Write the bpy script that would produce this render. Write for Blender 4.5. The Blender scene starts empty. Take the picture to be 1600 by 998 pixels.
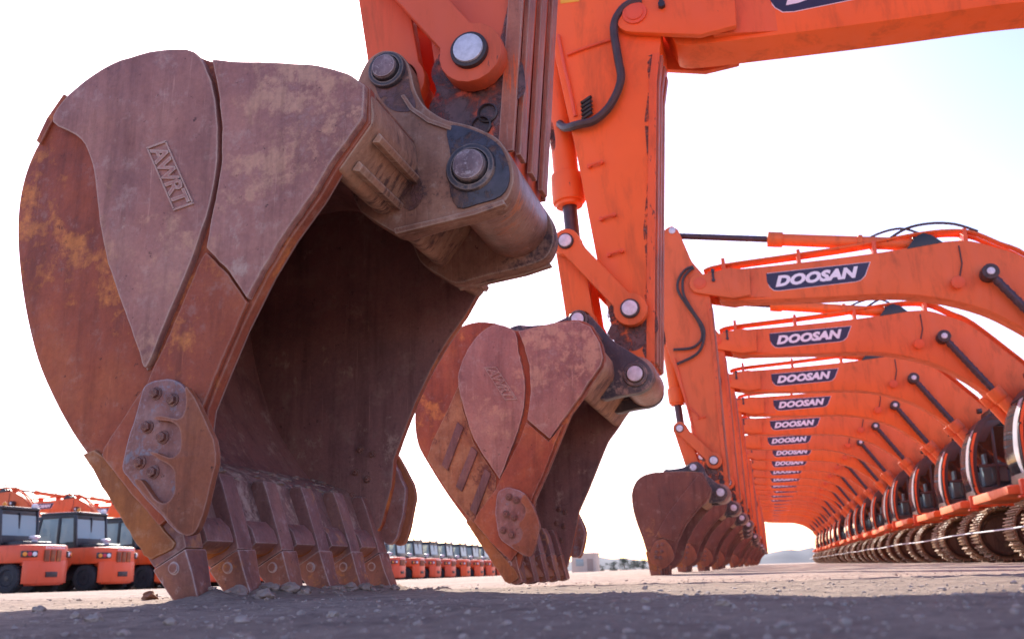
import bpy, bmesh, math, random
from mathutils import Vector, Matrix, noise
R_ = math.radians
random.seed(7)
SC = bpy.context.scene
COL = SC.collection

# ------------------------------------------------------------------ camera model
F_PX, VPX, VPY, SLOPE, CAM_H = 1400.0, 1209.0, 879.5, -0.031, 0.12
_Y = Vector((VPX - 800, VPY - 499, F_PX)).normalized()
_U = _Y.cross(Vector((1, SLOPE, 0))).normalized()
if _U.y > 0: _U = -_U
_X = _Y.cross(_U).normalized()
if _X.x < 0: _X = -_X
CAM = Vector((0, 0, CAM_H))

def at(px, py, y):
    """point of the plane Y = y that the photograph shows at a pixel"""
    d = Vector((px - 800, py - 499, F_PX))
    w = Vector((_X.dot(d), _Y.dot(d), _U.dot(d)))
    return CAM + w * (y / w.y)

def tr(pts, y):
    """trace an outline on the plane Y = y, as (x, z) pairs"""
    out = []
    for p in pts:
        v = at(p[0], p[1], y)
        out.append((v.x, v.z))
    return out

def smooth(pts, n=5, closed=False):
    """Catmull-Rom through 2D points"""
    res = []
    N = len(pts)
    rng = range(N) if closed else range(N - 1)
    for i in rng:
        if closed:
            p0, p1, p2, p3 = [pts[(i + k) % N] for k in (-1, 0, 1, 2)]
        else:
            p0, p1, p2, p3 = pts[max(i - 1, 0)], pts[i], pts[i + 1], pts[min(i + 2, N - 1)]
        for k in range(n):
            t = k / n
            res.append(tuple(0.5 * ((2 * p1[a]) + (-p0[a] + p2[a]) * t + (2 * p0[a] - 5 * p1[a] + 4 * p2[a] - p3[a]) * t * t
                             + (-p0[a] + 3 * p1[a] - 3 * p2[a] + p3[a]) * t ** 3) for a in range(len(p1))))
    if not closed: res.append(tuple(pts[-1]))
    return res

def rounded(pts, r=0.03, n=4):
    """round the corners of a 2D polygon"""
    out = []
    N = len(pts)
    for i in range(N):
        p = Vector(pts[i]); a = Vector(pts[i - 1]) - p; b = Vector(pts[(i + 1) % N]) - p
        la, lb = a.length, b.length
        q = min(r, la * .45, lb * .45)
        s, e = p + a / la * q, p + b / lb * q
        for k in range(n + 1):
            t = k / n
            v = s * (1 - t) ** 2 + p * 2 * t * (1 - t) + e * t * t
            out.append((v.x, v.y))
    return out

# ------------------------------------------------------------------ mesh builder
class MB:
    def __init__(s): s.bm = bmesh.new()
    def _add(s, bm, bev=0, mi=0, seg=2, ang=28):
        bmesh.ops.recalc_face_normals(bm, faces=bm.faces)
        if bev:
            ed = [e for e in bm.edges if len(e.link_faces) == 2 and e.calc_face_angle(0) > R_(ang)]
            if ed: bmesh.ops.bevel(bm, geom=ed, offset=bev, segments=seg, profile=.6, affect='EDGES', clamp_overlap=True)
        for f in bm.faces: f.material_index = mi
        me = bpy.data.meshes.new('tmp'); bm.to_mesh(me); bm.free()
        s.bm.from_mesh(me); bpy.data.meshes.remove(me)
        return s
    def prism(s, poly, y0, y1, bev=0, mi=0):
        bm = bmesh.new()
        a = [bm.verts.new((x, y0, z)) for x, z in poly]; b = [bm.verts.new((x, y1, z)) for x, z in poly]
        n = len(poly)
        bm.faces.new(a); bm.faces.new(b[::-1])
        for i in range(n): bm.faces.new((a[i], b[i], b[(i + 1) % n], a[(i + 1) % n]))
        return s._add(bm, bev, mi)
    def plan(s, poly, z0, z1, bev=0, mi=0):
        """polygon in XY pulled up in Z"""
        bm = bmesh.new()
        a = [bm.verts.new((x, y, z0)) for x, y in poly]; b = [bm.verts.new((x, y, z1)) for x, y in poly]
        n = len(poly)
        bm.faces.new(a); bm.faces.new(b[::-1])
        for i in range(n): bm.faces.new((a[i], b[i], b[(i + 1) % n], a[(i + 1) % n]))
        return s._add(bm, bev, mi)
    def box(s, c, size, bev=0, mi=0, mat=None):
        bm = bmesh.new()
        bmesh.ops.create_cube(bm, size=1, matrix=Matrix.Diagonal((*size, 1)))
        M = Matrix.Translation(c) @ (mat.to_4x4() if mat else Matrix())
        bmesh.ops.transform(bm, matrix=M, verts=bm.verts)
        return s._add(bm, bev, mi)
    def beam(s, p, q, w, h, bev=0, mi=0, up=(0, 0, 1)):
        p, q = Vector(p), Vector(q); d = q - p; L = d.length; d.normalize()
        u = Vector(up); sd = d.cross(u)
        if sd.length < 1e-4: sd = d.cross(Vector((1, 0, 0)))
        sd.normalize(); u = sd.cross(d)
        return s.box((p + q) / 2, (L, w, h), bev, mi, Matrix((d, sd, u)).transposed())
    def cyl(s, p, q, r, r2=None, seg=20, bev=0, mi=0):
        p, q = Vector(p), Vector(q); d = q - p
        bm = bmesh.new()
        bmesh.ops.create_cone(bm, cap_ends=True, segments=seg, radius1=r, radius2=r if r2 is None else r2, depth=d.length)
        M = Matrix.Translation((p + q) / 2) @ d.to_track_quat('Z', 'Y').to_matrix().to_4x4()
        bmesh.ops.transform(bm, matrix=M, verts=bm.verts)
        return s._add(bm, bev, mi, ang=50)
    def lathe(s, p, axis, prof, seg=28, mi=0):
        """prof = [(radius, offset along the axis)]"""
        bm = bmesh.new(); rings = []
        q = Vector(axis).to_track_quat('Z', 'Y')
        for r, o in prof:
            rings.append([bm.verts.new(Vector(p) + q @ Vector((r * math.cos(2 * math.pi * k / seg), r * math.sin(2 * math.pi * k / seg), o))) for k in range(seg)])
        for a, b in zip(rings, rings[1:]):
            for k in range(seg): bm.faces.new((a[k], a[(k + 1) % seg], b[(k + 1) % seg], b[k]))
        bm.faces.new(rings[0]); bm.faces.new(rings[-1])
        return s._add(bm, 0, mi)
    def tube(s, path, r, seg=8, mi=0):
        P = [Vector(p) for p in path]
        bm = bmesh.new(); rings = []
        t0 = (P[1] - P[0]).normalized()
        n = t0.orthogonal().normalized()
        for i, p in enumerate(P):
            t = (P[min(i + 1, len(P) - 1)] - P[max(i - 1, 0)]).normalized()
            n = (n - t * n.dot(t)).normalized(); b = t.cross(n)
            rr = r(i / (len(P) - 1)) if callable(r) else r
            rings.append([bm.verts.new(p + (n * math.cos(2 * math.pi * k / seg) + b * math.sin(2 * math.pi * k / seg)) * rr) for k in range(seg)])
        for a, c in zip(rings, rings[1:]):
            for k in range(seg): bm.faces.new((a[k], a[(k + 1) % seg], c[(k + 1) % seg], c[k]))
        bm.faces.new(rings[0]); bm.faces.new(rings[-1])
        return s._add(bm, 0, mi)
    def blob(s, c, r, amp=.35, sub=2, fr=1.6, sq=(1, 1, 1), seed=0, mi=0):
        bm = bmesh.new(); bmesh.ops.create_icosphere(bm, subdivisions=sub, radius=1)
        for v in bm.verts:
            k = 1 + amp * noise.noise(v.co * fr + Vector((seed * 3.7, seed * 1.3, seed * 7.1)))
            v.co = Vector(c) + Vector((v.co.x * k * r * sq[0], v.co.y * k * r * sq[1], v.co.z * k * r * sq[2]))
        return s._add(bm, 0, mi)
    def raw(s, bm, mi=0): return s._add(bm, 0, mi)
    def build(s, name, mats, parent=None, org=None, sharp=34):
        me = bpy.data.meshes.new(name)
        if org is not None: bmesh.ops.translate(s.bm, vec=-Vector(org), verts=s.bm.verts)
        s.bm.to_mesh(me); s.bm.free()
        for m in (mats if isinstance(mats, (list, tuple)) else [mats]): me.materials.append(m)
        me.shade_smooth(); me.set_sharp_from_angle(angle=R_(sharp))
        o = bpy.data.objects.new(name, me); COL.objects.link(o)
        if parent is not None: o.parent = parent
        elif org is not None: o.location = org
        return o

def tag(o, label=None, cat=None, group=None, kind=None):
    if label: o['label'] = label
    if cat: o['category'] = cat
    if group: o['group'] = group
    if kind: o['kind'] = kind
    return o

def empty(name, loc):
    o = bpy.data.objects.new(name, None); COL.objects.link(o); o.location = loc
    return o

KIDS = {}
def copy_tree(o, parent=None, skip=()):
    c = o.copy(); COL.objects.link(c); c.parent = parent
    for ch in list(o.children):
        if ch.name.split('.')[0] in skip: continue
        copy_tree(ch, c)
    return c

# ------------------------------------------------------------------ materials
def new_mat(name):
    m = bpy.data.materials.new(name); m.use_nodes = True
    nt = m.node_tree; return m, nt, nt.nodes['Principled BSDF']

def nod(nt, t, **k):
    n = nt.nodes.new(t)
    for a, v in k.items(): setattr(n, a, v)
    return n

def ramp(nt, fac, stops, interp='LINEAR'):
    n = nod(nt, 'ShaderNodeValToRGB'); cr = n.color_ramp; cr.interpolation = interp
    while len(cr.elements) < len(stops): cr.elements.new(.5)
    for e, (p, c) in zip(cr.elements, stops):
        e.position = p; e.color = (*c, 1) if len(c) == 3 else c
    nt.links.new(fac, n.inputs[0]); return n.outputs[0]

def noise_tex(nt, vec, scale, detail=8, rough=.6, dist=0):
    n = nod(nt, 'ShaderNodeTexNoise'); n.inputs['Scale'].default_value = scale
    n.inputs['Detail'].default_value = detail; n.inputs['Roughness'].default_value = rough
    n.inputs['Distortion'].default_value = dist
    nt.links.new(vec, n.inputs['Vector']); return n.outputs['Fac']

def mix(nt, fac, a, b):
    n = nod(nt, 'ShaderNodeMix', data_type='RGBA')
    for sock, v in ((n.inputs[0], fac), (n.inputs[6], a), (n.inputs[7], b)):
        if isinstance(v, (int, float)): sock.default_value = v
        elif isinstance(v, tuple): sock.default_value = (*v, 1)
        else: nt.links.new(v, sock)
    return n.outputs[2]

def mapped(nt, scale=(1, 1, 1), rot=(0, 0, 0), rand=True):
    tc = nod(nt, 'ShaderNodeTexCoord'); mp = nod(nt, 'ShaderNodeMapping')
    mp.inputs['Scale'].default_value = scale; mp.inputs['Rotation'].default_value = rot
    nt.links.new(tc.outputs['Object'], mp.inputs['Vector'])
    return mp.outputs['Vector']

def bump(nt, bsdf, h, strength=.3, dist=.01):
    b = nod(nt, 'ShaderNodeBump'); b.inputs['Strength'].default_value = strength; b.inputs['Distance'].default_value = dist
    nt.links.new(h, b.inputs['Height']); nt.links.new(b.outputs['Normal'], bsdf.inputs['Normal'])

def rust(name, dark, mid, hi, spot, scale=2.2, spot_amt=.5, rough=.72, stretch=(1, 1, 1), rot=(0, 0, 0), edge=None, dust=None, metal=0.0, bmp=.35):
    m, nt, b = new_mat(name)
    v = mapped(nt)
    n1 = noise_tex(nt, v, scale, 9, .62, .3)
    col = ramp(nt, n1, [(.28, dark), (.5, mid), (.72, hi)])
    vs = mapped(nt, stretch, rot)
    n2 = noise_tex(nt, vs, scale * 4.5, 12, .72, .08)
    nb = noise_tex(nt, v, scale * .9, 3, .5)
    mul = nod(nt, 'ShaderNodeMath', operation='MULTIPLY'); nt.links.new(n2, mul.inputs[0]); nt.links.new(nb, mul.inputs[1])
    f = ramp(nt, mul.outputs[0], [(.40 - .17 * spot_amt, (0, 0, 0)), (.455 - .15 * spot_amt, (1, 1, 1))])
    col = mix(nt, f, col, spot)
    fine = noise_tex(nt, v, 70, 6, .7)
    g = ramp(nt, fine, [(.30, (.78, .78, .78)), (.7, (1.14, 1.14, 1.14))])
    mm = nod(nt, 'ShaderNodeMix', data_type='RGBA', blend_type='MULTIPLY'); mm.inputs[0].default_value = .8
    nt.links.new(col, mm.inputs[6]); nt.links.new(g, mm.inputs[7]); col = mm.outputs[2]
    dr = noise_tex(nt, mapped(nt, (13, 13, 1.1), (0, -.12, 0)), 1.0, 7, .66, .15)
    dm = nod(nt, 'ShaderNodeMix', data_type='RGBA', blend_type='MULTIPLY'); dm.inputs[0].default_value = .6
    nt.links.new(col, dm.inputs[6]); nt.links.new(ramp(nt, dr, [(.34, (.52, .47, .46)), (.50, (1, 1, 1)), (.68, (1.16, 1.10, 1.04))]), dm.inputs[7]); col = dm.outputs[2]
    sc = noise_tex(nt, mapped(nt, (60, 12, 2.4), (0, .45, 0)), 1.0, 8, .72, 0)
    sf = ramp(nt, sc, [(.60, (0, 0, 0)), (.70, (.5, .5, .5))])
    col = mix(nt, sf, col, tuple(min(1, c * 1.25 + .03) for c in hi))
    pit = noise_tex(nt, v, 26, 5, .75)
    pf = ramp(nt, pit, [(.30, (1, 1, 1)), (.37, (0, 0, 0))])
    col = mix(nt, pf, col, tuple(c * .45 for c in dark))
    if dust:
        dn = noise_tex(nt, mapped(nt, (1, 1, .8)), 4.5, 13, .78, .1)
        df = ramp(nt, dn, [(dust[1], (0, 0, 0)), (dust[1] + .07, (.85, .85, .85))])
        col = mix(nt, df, col, dust[0])
    if edge:
        bv = nod(nt, 'ShaderNodeBevel', samples=4); bv.inputs['Radius'].default_value = edge[1]
        ge = nod(nt, 'ShaderNodeNewGeometry')
        dp = nod(nt, 'ShaderNodeVectorMath', operation='DOT_PRODUCT')
        nt.links.new(bv.outputs[0], dp.inputs[0]); nt.links.new(ge.outputs['Normal'], dp.inputs[1])
        ad = nod(nt, 'ShaderNodeMath', operation='ADD')
        sub = nod(nt, 'ShaderNodeMath', operation='MULTIPLY_ADD'); nt.links.new(n2, sub.inputs[0]); sub.inputs[1].default_value = .5; sub.inputs[2].default_value = -.25
        nt.links.new(dp.outputs['Value'], ad.inputs[0]); nt.links.new(sub.outputs[0], ad.inputs[1])
        ef = ramp(nt, ad.outputs[0], [(.82, (1, 1, 1)), (.97, (0, 0, 0))])
        col = mix(nt, ef, col, edge[0])
    nt.links.new(col, b.inputs['Base Color'])
    rr = ramp(nt, n2, [(.3, (rough - .16,) * 3), (.7, (min(1, rough + .14),) * 3)])
    nt.links.new(rr, b.inputs['Roughness']); b.inputs['Metallic'].default_value = metal; b.inputs['Specular IOR Level'].default_value = .38
    dent = nod(nt, 'ShaderNodeMath', operation='MULTIPLY_ADD'); nt.links.new(noise_tex(nt, v, 5.5, 2, .5), dent.inputs[0]); dent.inputs[1].default_value = 3.0; nt.links.new(n2, dent.inputs[2])
    hh = nod(nt, 'ShaderNodeMath', operation='ADD'); nt.links.new(fine, hh.inputs[0]); nt.links.new(dent.outputs[0], hh.inputs[1])
    bump(nt, b, hh.outputs[0], bmp, .006)
    return m

def paint(name, base, chips=.35, dirt=.3, chipc=(.07, .03, .025), rough=.42, chip_scale=6, grimec=(.17, .06, .035), stretch=(2.5, 2.5, .6)):
    m, nt, b = new_mat(name)
    v = mapped(nt); vs = mapped(nt, stretch)
    big = noise_tex(nt, v, .9, 4, .55)
    col = ramp(nt, big, [(.3, tuple(c * .88 for c in base)), (.7, tuple(min(1, c * 1.07) for c in base))])
    dn = noise_tex(nt, vs, 2.0, 9, .7, .4)
    df = ramp(nt, dn, [(.62 - dirt * .25, (0, 0, 0)), (.85, (.75, .75, .75))])
    col = mix(nt, df, col, grimec)
    cn = noise_tex(nt, vs, chip_scale, 11, .72, .2)
    cf = ramp(nt, cn, [(.74 - chips * .14, (0, 0, 0)), (.76 - chips * .14, (1, 1, 1))])
    col = mix(nt, cf, col, chipc)
    oi = nod(nt, 'ShaderNodeObjectInfo'); hs = nod(nt, 'ShaderNodeHueSaturation')
    for sock, lo, hi in (('Hue', .4992, .5012), ('Value', .92, 1.06), ('Saturation', .98, 1.01)):
        mr = nod(nt, 'ShaderNodeMapRange'); mr.inputs[3].default_value = lo; mr.inputs[4].default_value = hi
        nt.links.new(oi.outputs['Random'], mr.inputs[0]); nt.links.new(mr.outputs[0], hs.inputs[sock])
    nt.links.new(col, hs.inputs['Color']); col = hs.outputs[0]
    nt.links.new(col, b.inputs['Base Color'])
    rr = ramp(nt, dn, [(.35, (rough,) * 3), (.7, (min(1, rough + .3),) * 3)]); nt.links.new(rr, b.inputs['Roughness'])
    fn = noise_tex(nt, v, 28, 6, .6)
    bump(nt, b, fn, .12, .004)
    return m

def plain(name, c, rough=.5, metal=0, var=.25, scale=6, bmp=.1):
    m, nt, b = new_mat(name)
    v = mapped(nt); n = noise_tex(nt, v, scale, 7, .65)
    col = ramp(nt, n, [(.3, tuple(x * (1 - var) for x in c)), (.7, tuple(min(1, x * (1 + var)) for x in c))])
    nt.links.new(col, b.inputs['Base Color']); b.inputs['Roughness'].default_value = rough; b.inputs['Metallic'].default_value = metal
    if bmp: bump(nt, b, noise_tex(nt, v, scale * 6, 5, .6), bmp, .004)
    return m

def glass(name, tint=(.72, .78, .80), alpha=.04):
    m, nt, b = new_mat(name)
    b.inputs['Base Color'].default_value = (*[t * .12 for t in tint], 1); b.inputs['Roughness'].default_value = .06
    b.inputs['Specular IOR Level'].default_value = .8
    t = nod(nt, 'ShaderNodeBsdfTransparent'); t.inputs[0].default_value = (*tint, 1)
    mx = nod(nt, 'ShaderNodeMixShader'); out = nt.nodes['Material Output']
    fr = nod(nt, 'ShaderNodeFresnel'); fr.inputs[0].default_value = 1.5
    ma = nod(nt, 'ShaderNodeMath', operation='MULTIPLY_ADD'); ma.inputs[1].default_value = 1.0; ma.inputs[2].default_value = alpha
    nt.links.new(fr.outputs[0], ma.inputs[0]); nt.links.new(ma.outputs[0], mx.inputs[0])
    nt.links.new(t.outputs[0], mx.inputs[1]); nt.links.new(b.outputs[0], mx.inputs[2]); nt.links.new(mx.outputs[0], out.inputs[0])
    return m

ORANGE = (.80, .136, .022)
M = {}
M['rust'] = rust('rusty_red_steel', (.20, .044, .025), (.33, .074, .033), (.45, .128, .045), (.58, .195, .055), 2.4, .78, .62, edge=((.42, .23, .17), .012))
M['mauve'] = rust('dusty_mauve_steel', (.22, .088, .080), (.36, .160, .130), (.48, .245, .185), (.50, .27, .185), 2.2, .7, .58, edge=((.54, .38, .31), .014), dust=((.46, .31, .25), .60))
M['inner'] = rust('dark_inner_steel', (.17, .080, .078), (.26, .118, .104), (.34, .165, .135), (.40, .24, .19), 1.8, .3, .62, edge=((.34, .21, .17), .014), dust=((.44, .29, .23), .575))
M['blockm'] = rust('dusty_lip_steel', (.16, .080, .072), (.25, .13, .11), (.34, .19, .15), (.50, .34, .27), 4.0, .7, .75, edge=((.52, .38, .31), .010), dust=((.50, .35, .28), .51))
M['weld'] = rust('pale_weld_steel', (.26, .15, .13), (.40, .26, .22), (.50, .36, .31), (.30, .15, .10), 8, .5, .6)
M['tooth'] = rust('worn_tooth_steel', (.17, .075, .070), (.25, .11, .092), (.33, .155, .115), (.44, .20, .10), 3.0, .5, .58, edge=((.50, .36, .32), .009))
M['toothtip'] = rust('worn_tip_steel', (.18, .070, .056), (.28, .105, .070), (.38, .145, .065), (.52, .21, .06), 5.0, .6, .6, edge=((.62, .48, .44), .009))
M['lip'] = rust('orange_rust_steel', (.22, .07, .03), (.36, .12, .035), (.46, .17, .045), (.30, .10, .05), 3.0, .5, .7, edge=((.5, .28, .16), .01))
M['beam'] = rust('tan_dusty_steel', (.22, .10, .065), (.39, .205, .13), (.54, .33, .22), (.12, .065, .058), 2.6, .6, .75, stretch=(1, 3, 1), edge=((.52, .38, .29), .012))
M['pad'] = rust('scraped_steel', (.18, .065, .05), (.29, .125, .10), (.36, .20, .17), (.25, .22, .25), 7.0, .62, .6, edge=((.50, .40, .42), .012))
M['cutter'] = rust('brown_cutter_steel', (.19, .060, .034), (.29, .088, .040), (.37, .120, .044), (.52, .20, .055), 2.6, .5, .62, edge=((.42, .22, .16), .010))
M['bolt'] = rust('rusty_bolt_steel', (.12, .045, .04), (.19, .07, .05), (.26, .1, .07), (.36, .2, .14), 9, .5, .62, edge=((.36, .22, .18), .004))
M['ear'] = rust('greased_black_steel', (.030, .028, .036), (.055, .050, .062), (.11, .09, .09), (.30, .21, .17), 3.5, .62, .42, edge=((.33, .24, .20), .012))
M['eartan'] = rust('dusty_hinge_steel', (.16, .066, .046), (.30, .145, .095), (.45, .255, .175), (.085, .045, .042), 3.2, .6, .72, edge=((.50, .37, .29), .012))
M['ribs'] = rust('tan_rust_steel', (.24, .085, .045), (.36, .145, .07), (.46, .22, .11), (.18, .065, .045), 7, .75, .74, edge=((.5, .32, .2), .012))
M['ribdark'] = rust('dark_rib_steel', (.14, .07, .065), (.20, .095, .085), (.28, .13, .10), (.36, .18, .12), 5, .5, .7)
M['rust3'] = rust('smooth_brown_rust', (.12, .040, .028), (.185, .060, .038), (.245, .085, .048), (.33, .13, .055), 1.6, .38, .62, edge=((.36, .19, .14), .014))
M['orange_red'] = paint('red_orange_paint', (.86, .105, .026), .15, .2, rough=.32)
M['orange_mid'] = paint('used_orange_paint', (.80, .136, .022), .42, .5, chip_scale=5)
M['orange_chipped'] = paint('chipped_orange_paint', (.74, .12, .03), .95, .5, chip_scale=9, stretch=(5, 5, 1.2))
M['orange'] = paint('orange_machine_paint', ORANGE, .34, .46)
M['orange_worn'] = paint('worn_orange_paint', (.76, .105, .030), .42, .34, chip_scale=4)
M['stripworn'] = rust('worn_brown_strip', (.26, .085, .055), (.40, .13, .08), (.52, .19, .12), (.66, .12, .04), 3.5, .6, .6, stretch=(6, 6, .35), edge=((.52, .34, .28), .012))
M['grease'] = plain('black_grease', (.045, .028, .030), .5, 0, .5, 14, .4)
def smear(name, c, cover=.5):
    m, nt, b = new_mat(name); v = mapped(nt)
    n = noise_tex(nt, v, 9, 9, .68, .4)
    b.inputs['Roughness'].default_value = .45
    nt.links.new(ramp(nt, noise_tex(nt, v, 22, 6, .6), [(.3, tuple(x * .55 for x in c)), (.7, tuple(x * 1.6 for x in c))]), b.inputs['Base Color'])
    t = nod(nt, 'ShaderNodeBsdfTransparent'); mx = nod(nt, 'ShaderNodeMixShader')
    nt.links.new(ramp(nt, n, [(cover - .1, (1, 1, 1)), (cover + .06, (0, 0, 0))]), mx.inputs[0])
    nt.links.new(t.outputs[0], mx.inputs[1]); nt.links.new(b.outputs[0], mx.inputs[2]); nt.links.new(mx.outputs[0], nt.nodes['Material Output'].inputs[0])
    return m
M['smear3'] = smear('edge_grime', (.15, .055, .040), .50)
M['smear2'] = smear('black_grease_smear', (.05, .042, .055), .60)
M['smear'] = smear('grease_smear', (.11, .048, .042), .54)
M['pin'] = plain('pale_pin_steel', (.62, .60, .66), .45, .2, .25, 22, .2)
M['chrome'] = plain('dark_rod_steel', (.055, .026, .038), .42, 0, .45, 12, .15)
M['pinworn'] = rust('scarred_pin_steel', (.13, .085, .10), (.24, .16, .17), (.40, .31, .32), (.60, .52, .54), 16, .7, .42, edge=((.6, .5, .46), .006))
M['boss'] = rust('polished_boss_steel', (.20, .085, .060), (.37, .19, .14), (.55, .33, .27), (.52, .17, .07), 4, .5, .38, stretch=(1, 6, 1))
M['black'] = plain('black_cab_steel', (.022, .022, .028), .38, 0, .3, 4, .05)
M['rubber'] = plain('black_hose_rubber', (.045, .036, .042), .55, 0, .3, 12, .1)
M['tyre'] = plain('tyre_rubber', (.035, .033, .036), .8, 0, .35, 9, .25)
M['track'] = rust('golden_brown_track_steel', (.10, .045, .020), (.20, .095, .040), (.34, .18, .08), (.42, .25, .13), 3, .5, .55, edge=((.60, .42, .25), .012))
M['trackdark'] = rust('dark_undercarriage', (.07, .04, .03), (.12, .065, .04), (.18, .10, .06), (.25, .15, .08), 3, .5, .7)
M['glass'] = glass('cab_glass')
M['paleglass'] = glass('sky_pale_glass', (.85, .94, .96), .42)
M['paleglass'].node_tree.nodes['Principled BSDF'].inputs['Base Color'].default_value = (.50, .62, .64, 1)  # pale base puts the brightness of the sky into the glass colour
M['shield'] = plain('painted_sky_sheen', (.44, .47, .52), .16, 0, .12, 1.5, .02)  # pale tone standing in for bright sky reflected on the windshield
M['white'] = plain('white_paint', (.78, .78, .80), .5, 0, .05, 5, .03)
M['navy'] = plain('navy_decal', (.022, .020, .060), .45, 0, .15, 5, .03)
M['letters'] = plain('pale_lettering', (.82, .78, .84), .45, 0, .05, 5, .03)
M['yellow'] = plain('yellow_decal', (.75, .42, .03), .5, 0, .1, 6, .03)
M['seat'] = plain('grey_seat_vinyl', (.55, .60, .65), .6, 0, .2, 6, .1)
M['trim'] = plain('pale_cab_trim', (.66, .72, .76), .6, 0, .15, 5, .05)
M['amber'] = plain('amber_lens', (.85, .30, .03), .3, 0, .1, 9, 0)
M['redlens'] = plain('red_lens', (.55, .03, .06), .3, 0, .1, 9, 0)
M['rope'] = plain('white_rope_fibre', (.75, .73, .74), .7, 0, .1, 40, .2)
M['stone'] = plain('dusty_stone', (.37, .275, .22), .9, 0, .35, 18, .5)
M['brownstone'] = plain('brown_stone', (.24, .11, .06), .8, 0, .4, 18, .5)
M['clod'] = plain('dry_soil_clod', (.33, .235, .19), .92, 0, .25, 30, .6)
M['tan_wall'] = plain('tan_cabin_wall', (.56, .45, .36), .7, 0, .12, 1.5, .1)
M['leaf'] = plain('far_foliage', (.075, .095, .07), .8, 0, .5, 2, 0)
M['bark'] = plain('bark', (.12, .085, .06), .9, 0, .3, 6, .3)
M['hill'] = plain('haze_blue_hill', (.085, .095, .115), .95, 0, .25, .05, 0)  # bluish distance haze put into the hill colour

# ------------------------------------------------------------------ writing
def text_bm(body, shear=0, offset=0.0, extrude=0.0, space=1.0):
    cu = bpy.data.curves.new('lettering', 'FONT'); cu.body = body; cu.shear = shear; cu.offset = offset
    cu.extrude = extrude; cu.space_character = space; cu.resolution_u = 3; cu.size = 1
    o = bpy.data.objects.new('lettering_tmp', cu); COL.objects.link(o)
    dg = bpy.context.evaluated_depsgraph_get()
    me = bpy.data.meshes.new_from_object(o.evaluated_get(dg))
    bpy.data.objects.remove(o); bpy.data.curves.remove(cu)
    bm = bmesh.new(); bm.from_mesh(me); bpy.data.meshes.remove(me)
    xs = [v.co.x for v in bm.verts]; ys = [v.co.y for v in bm.verts]
    x0, x1, y0, y1 = min(xs), max(xs), min(ys), max(ys)
    for v in bm.verts:
        v.co.x = (v.co.x - x0) / (x1 - x0); v.co.y = (v.co.y - y0) / (y1 - y0)
    return bm

def place_text(bm, o, e1, e2, n, depth=1.0):
    o, e1, e2, n = Vector(o), Vector(e1), Vector(e2), Vector(n)
    for v in bm.verts: v.co = o + e1 * v.co.x + e2 * v.co.y + n * (v.co.z * depth)
    return bm

# ------------------------------------------------------------------ ground
def sstep(a, b, x):
    t = max(0, min(1, (x - a) / (b - a))); return t * t * (3 - 2 * t)

def base_h(x, y):
    h = .060 * (1 - sstep(2.9, 6.3, y))
    t = sstep(-7, -20, x)
    h -= t * (.05 + .0068 * max(0, min(y, 120) - 21))
    return h

def ground_h(x, y):
    r = math.hypot(x, y)
    h = base_h(x, y)
    p = Vector((x, y, 0))
    k = 1 / (1 + (r / 16) ** 2)
    h += .010 * noise.noise(p * 1.1) * min(1, r / 1.5)
    h += .006 * noise.noise(p * 4.3 + Vector((7, 0, 0))) * k
    h += .0055 * max(0, noise.noise(p * 13 + Vector((0, 9, 0)))) * k
    h += .0045 * max(0, noise.noise(p * 31 + Vector((0, 0, 4)))) * k * sstep(9, 3, r)
    for i in range(6):                                       # loose soil pushed up round the tooth tips
        tx, ty = TIP[0], 2.45 + .28 * i
        d = math.hypot((x - tx - .03) / .16, (y - ty) / .16)
        if d < 1: h += (.024 + .022 * noise.noise(p * 24)) * (1 - d * d) ** 2
    return h

TIP = tr([(378, 934)], 2.66)[0]

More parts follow.
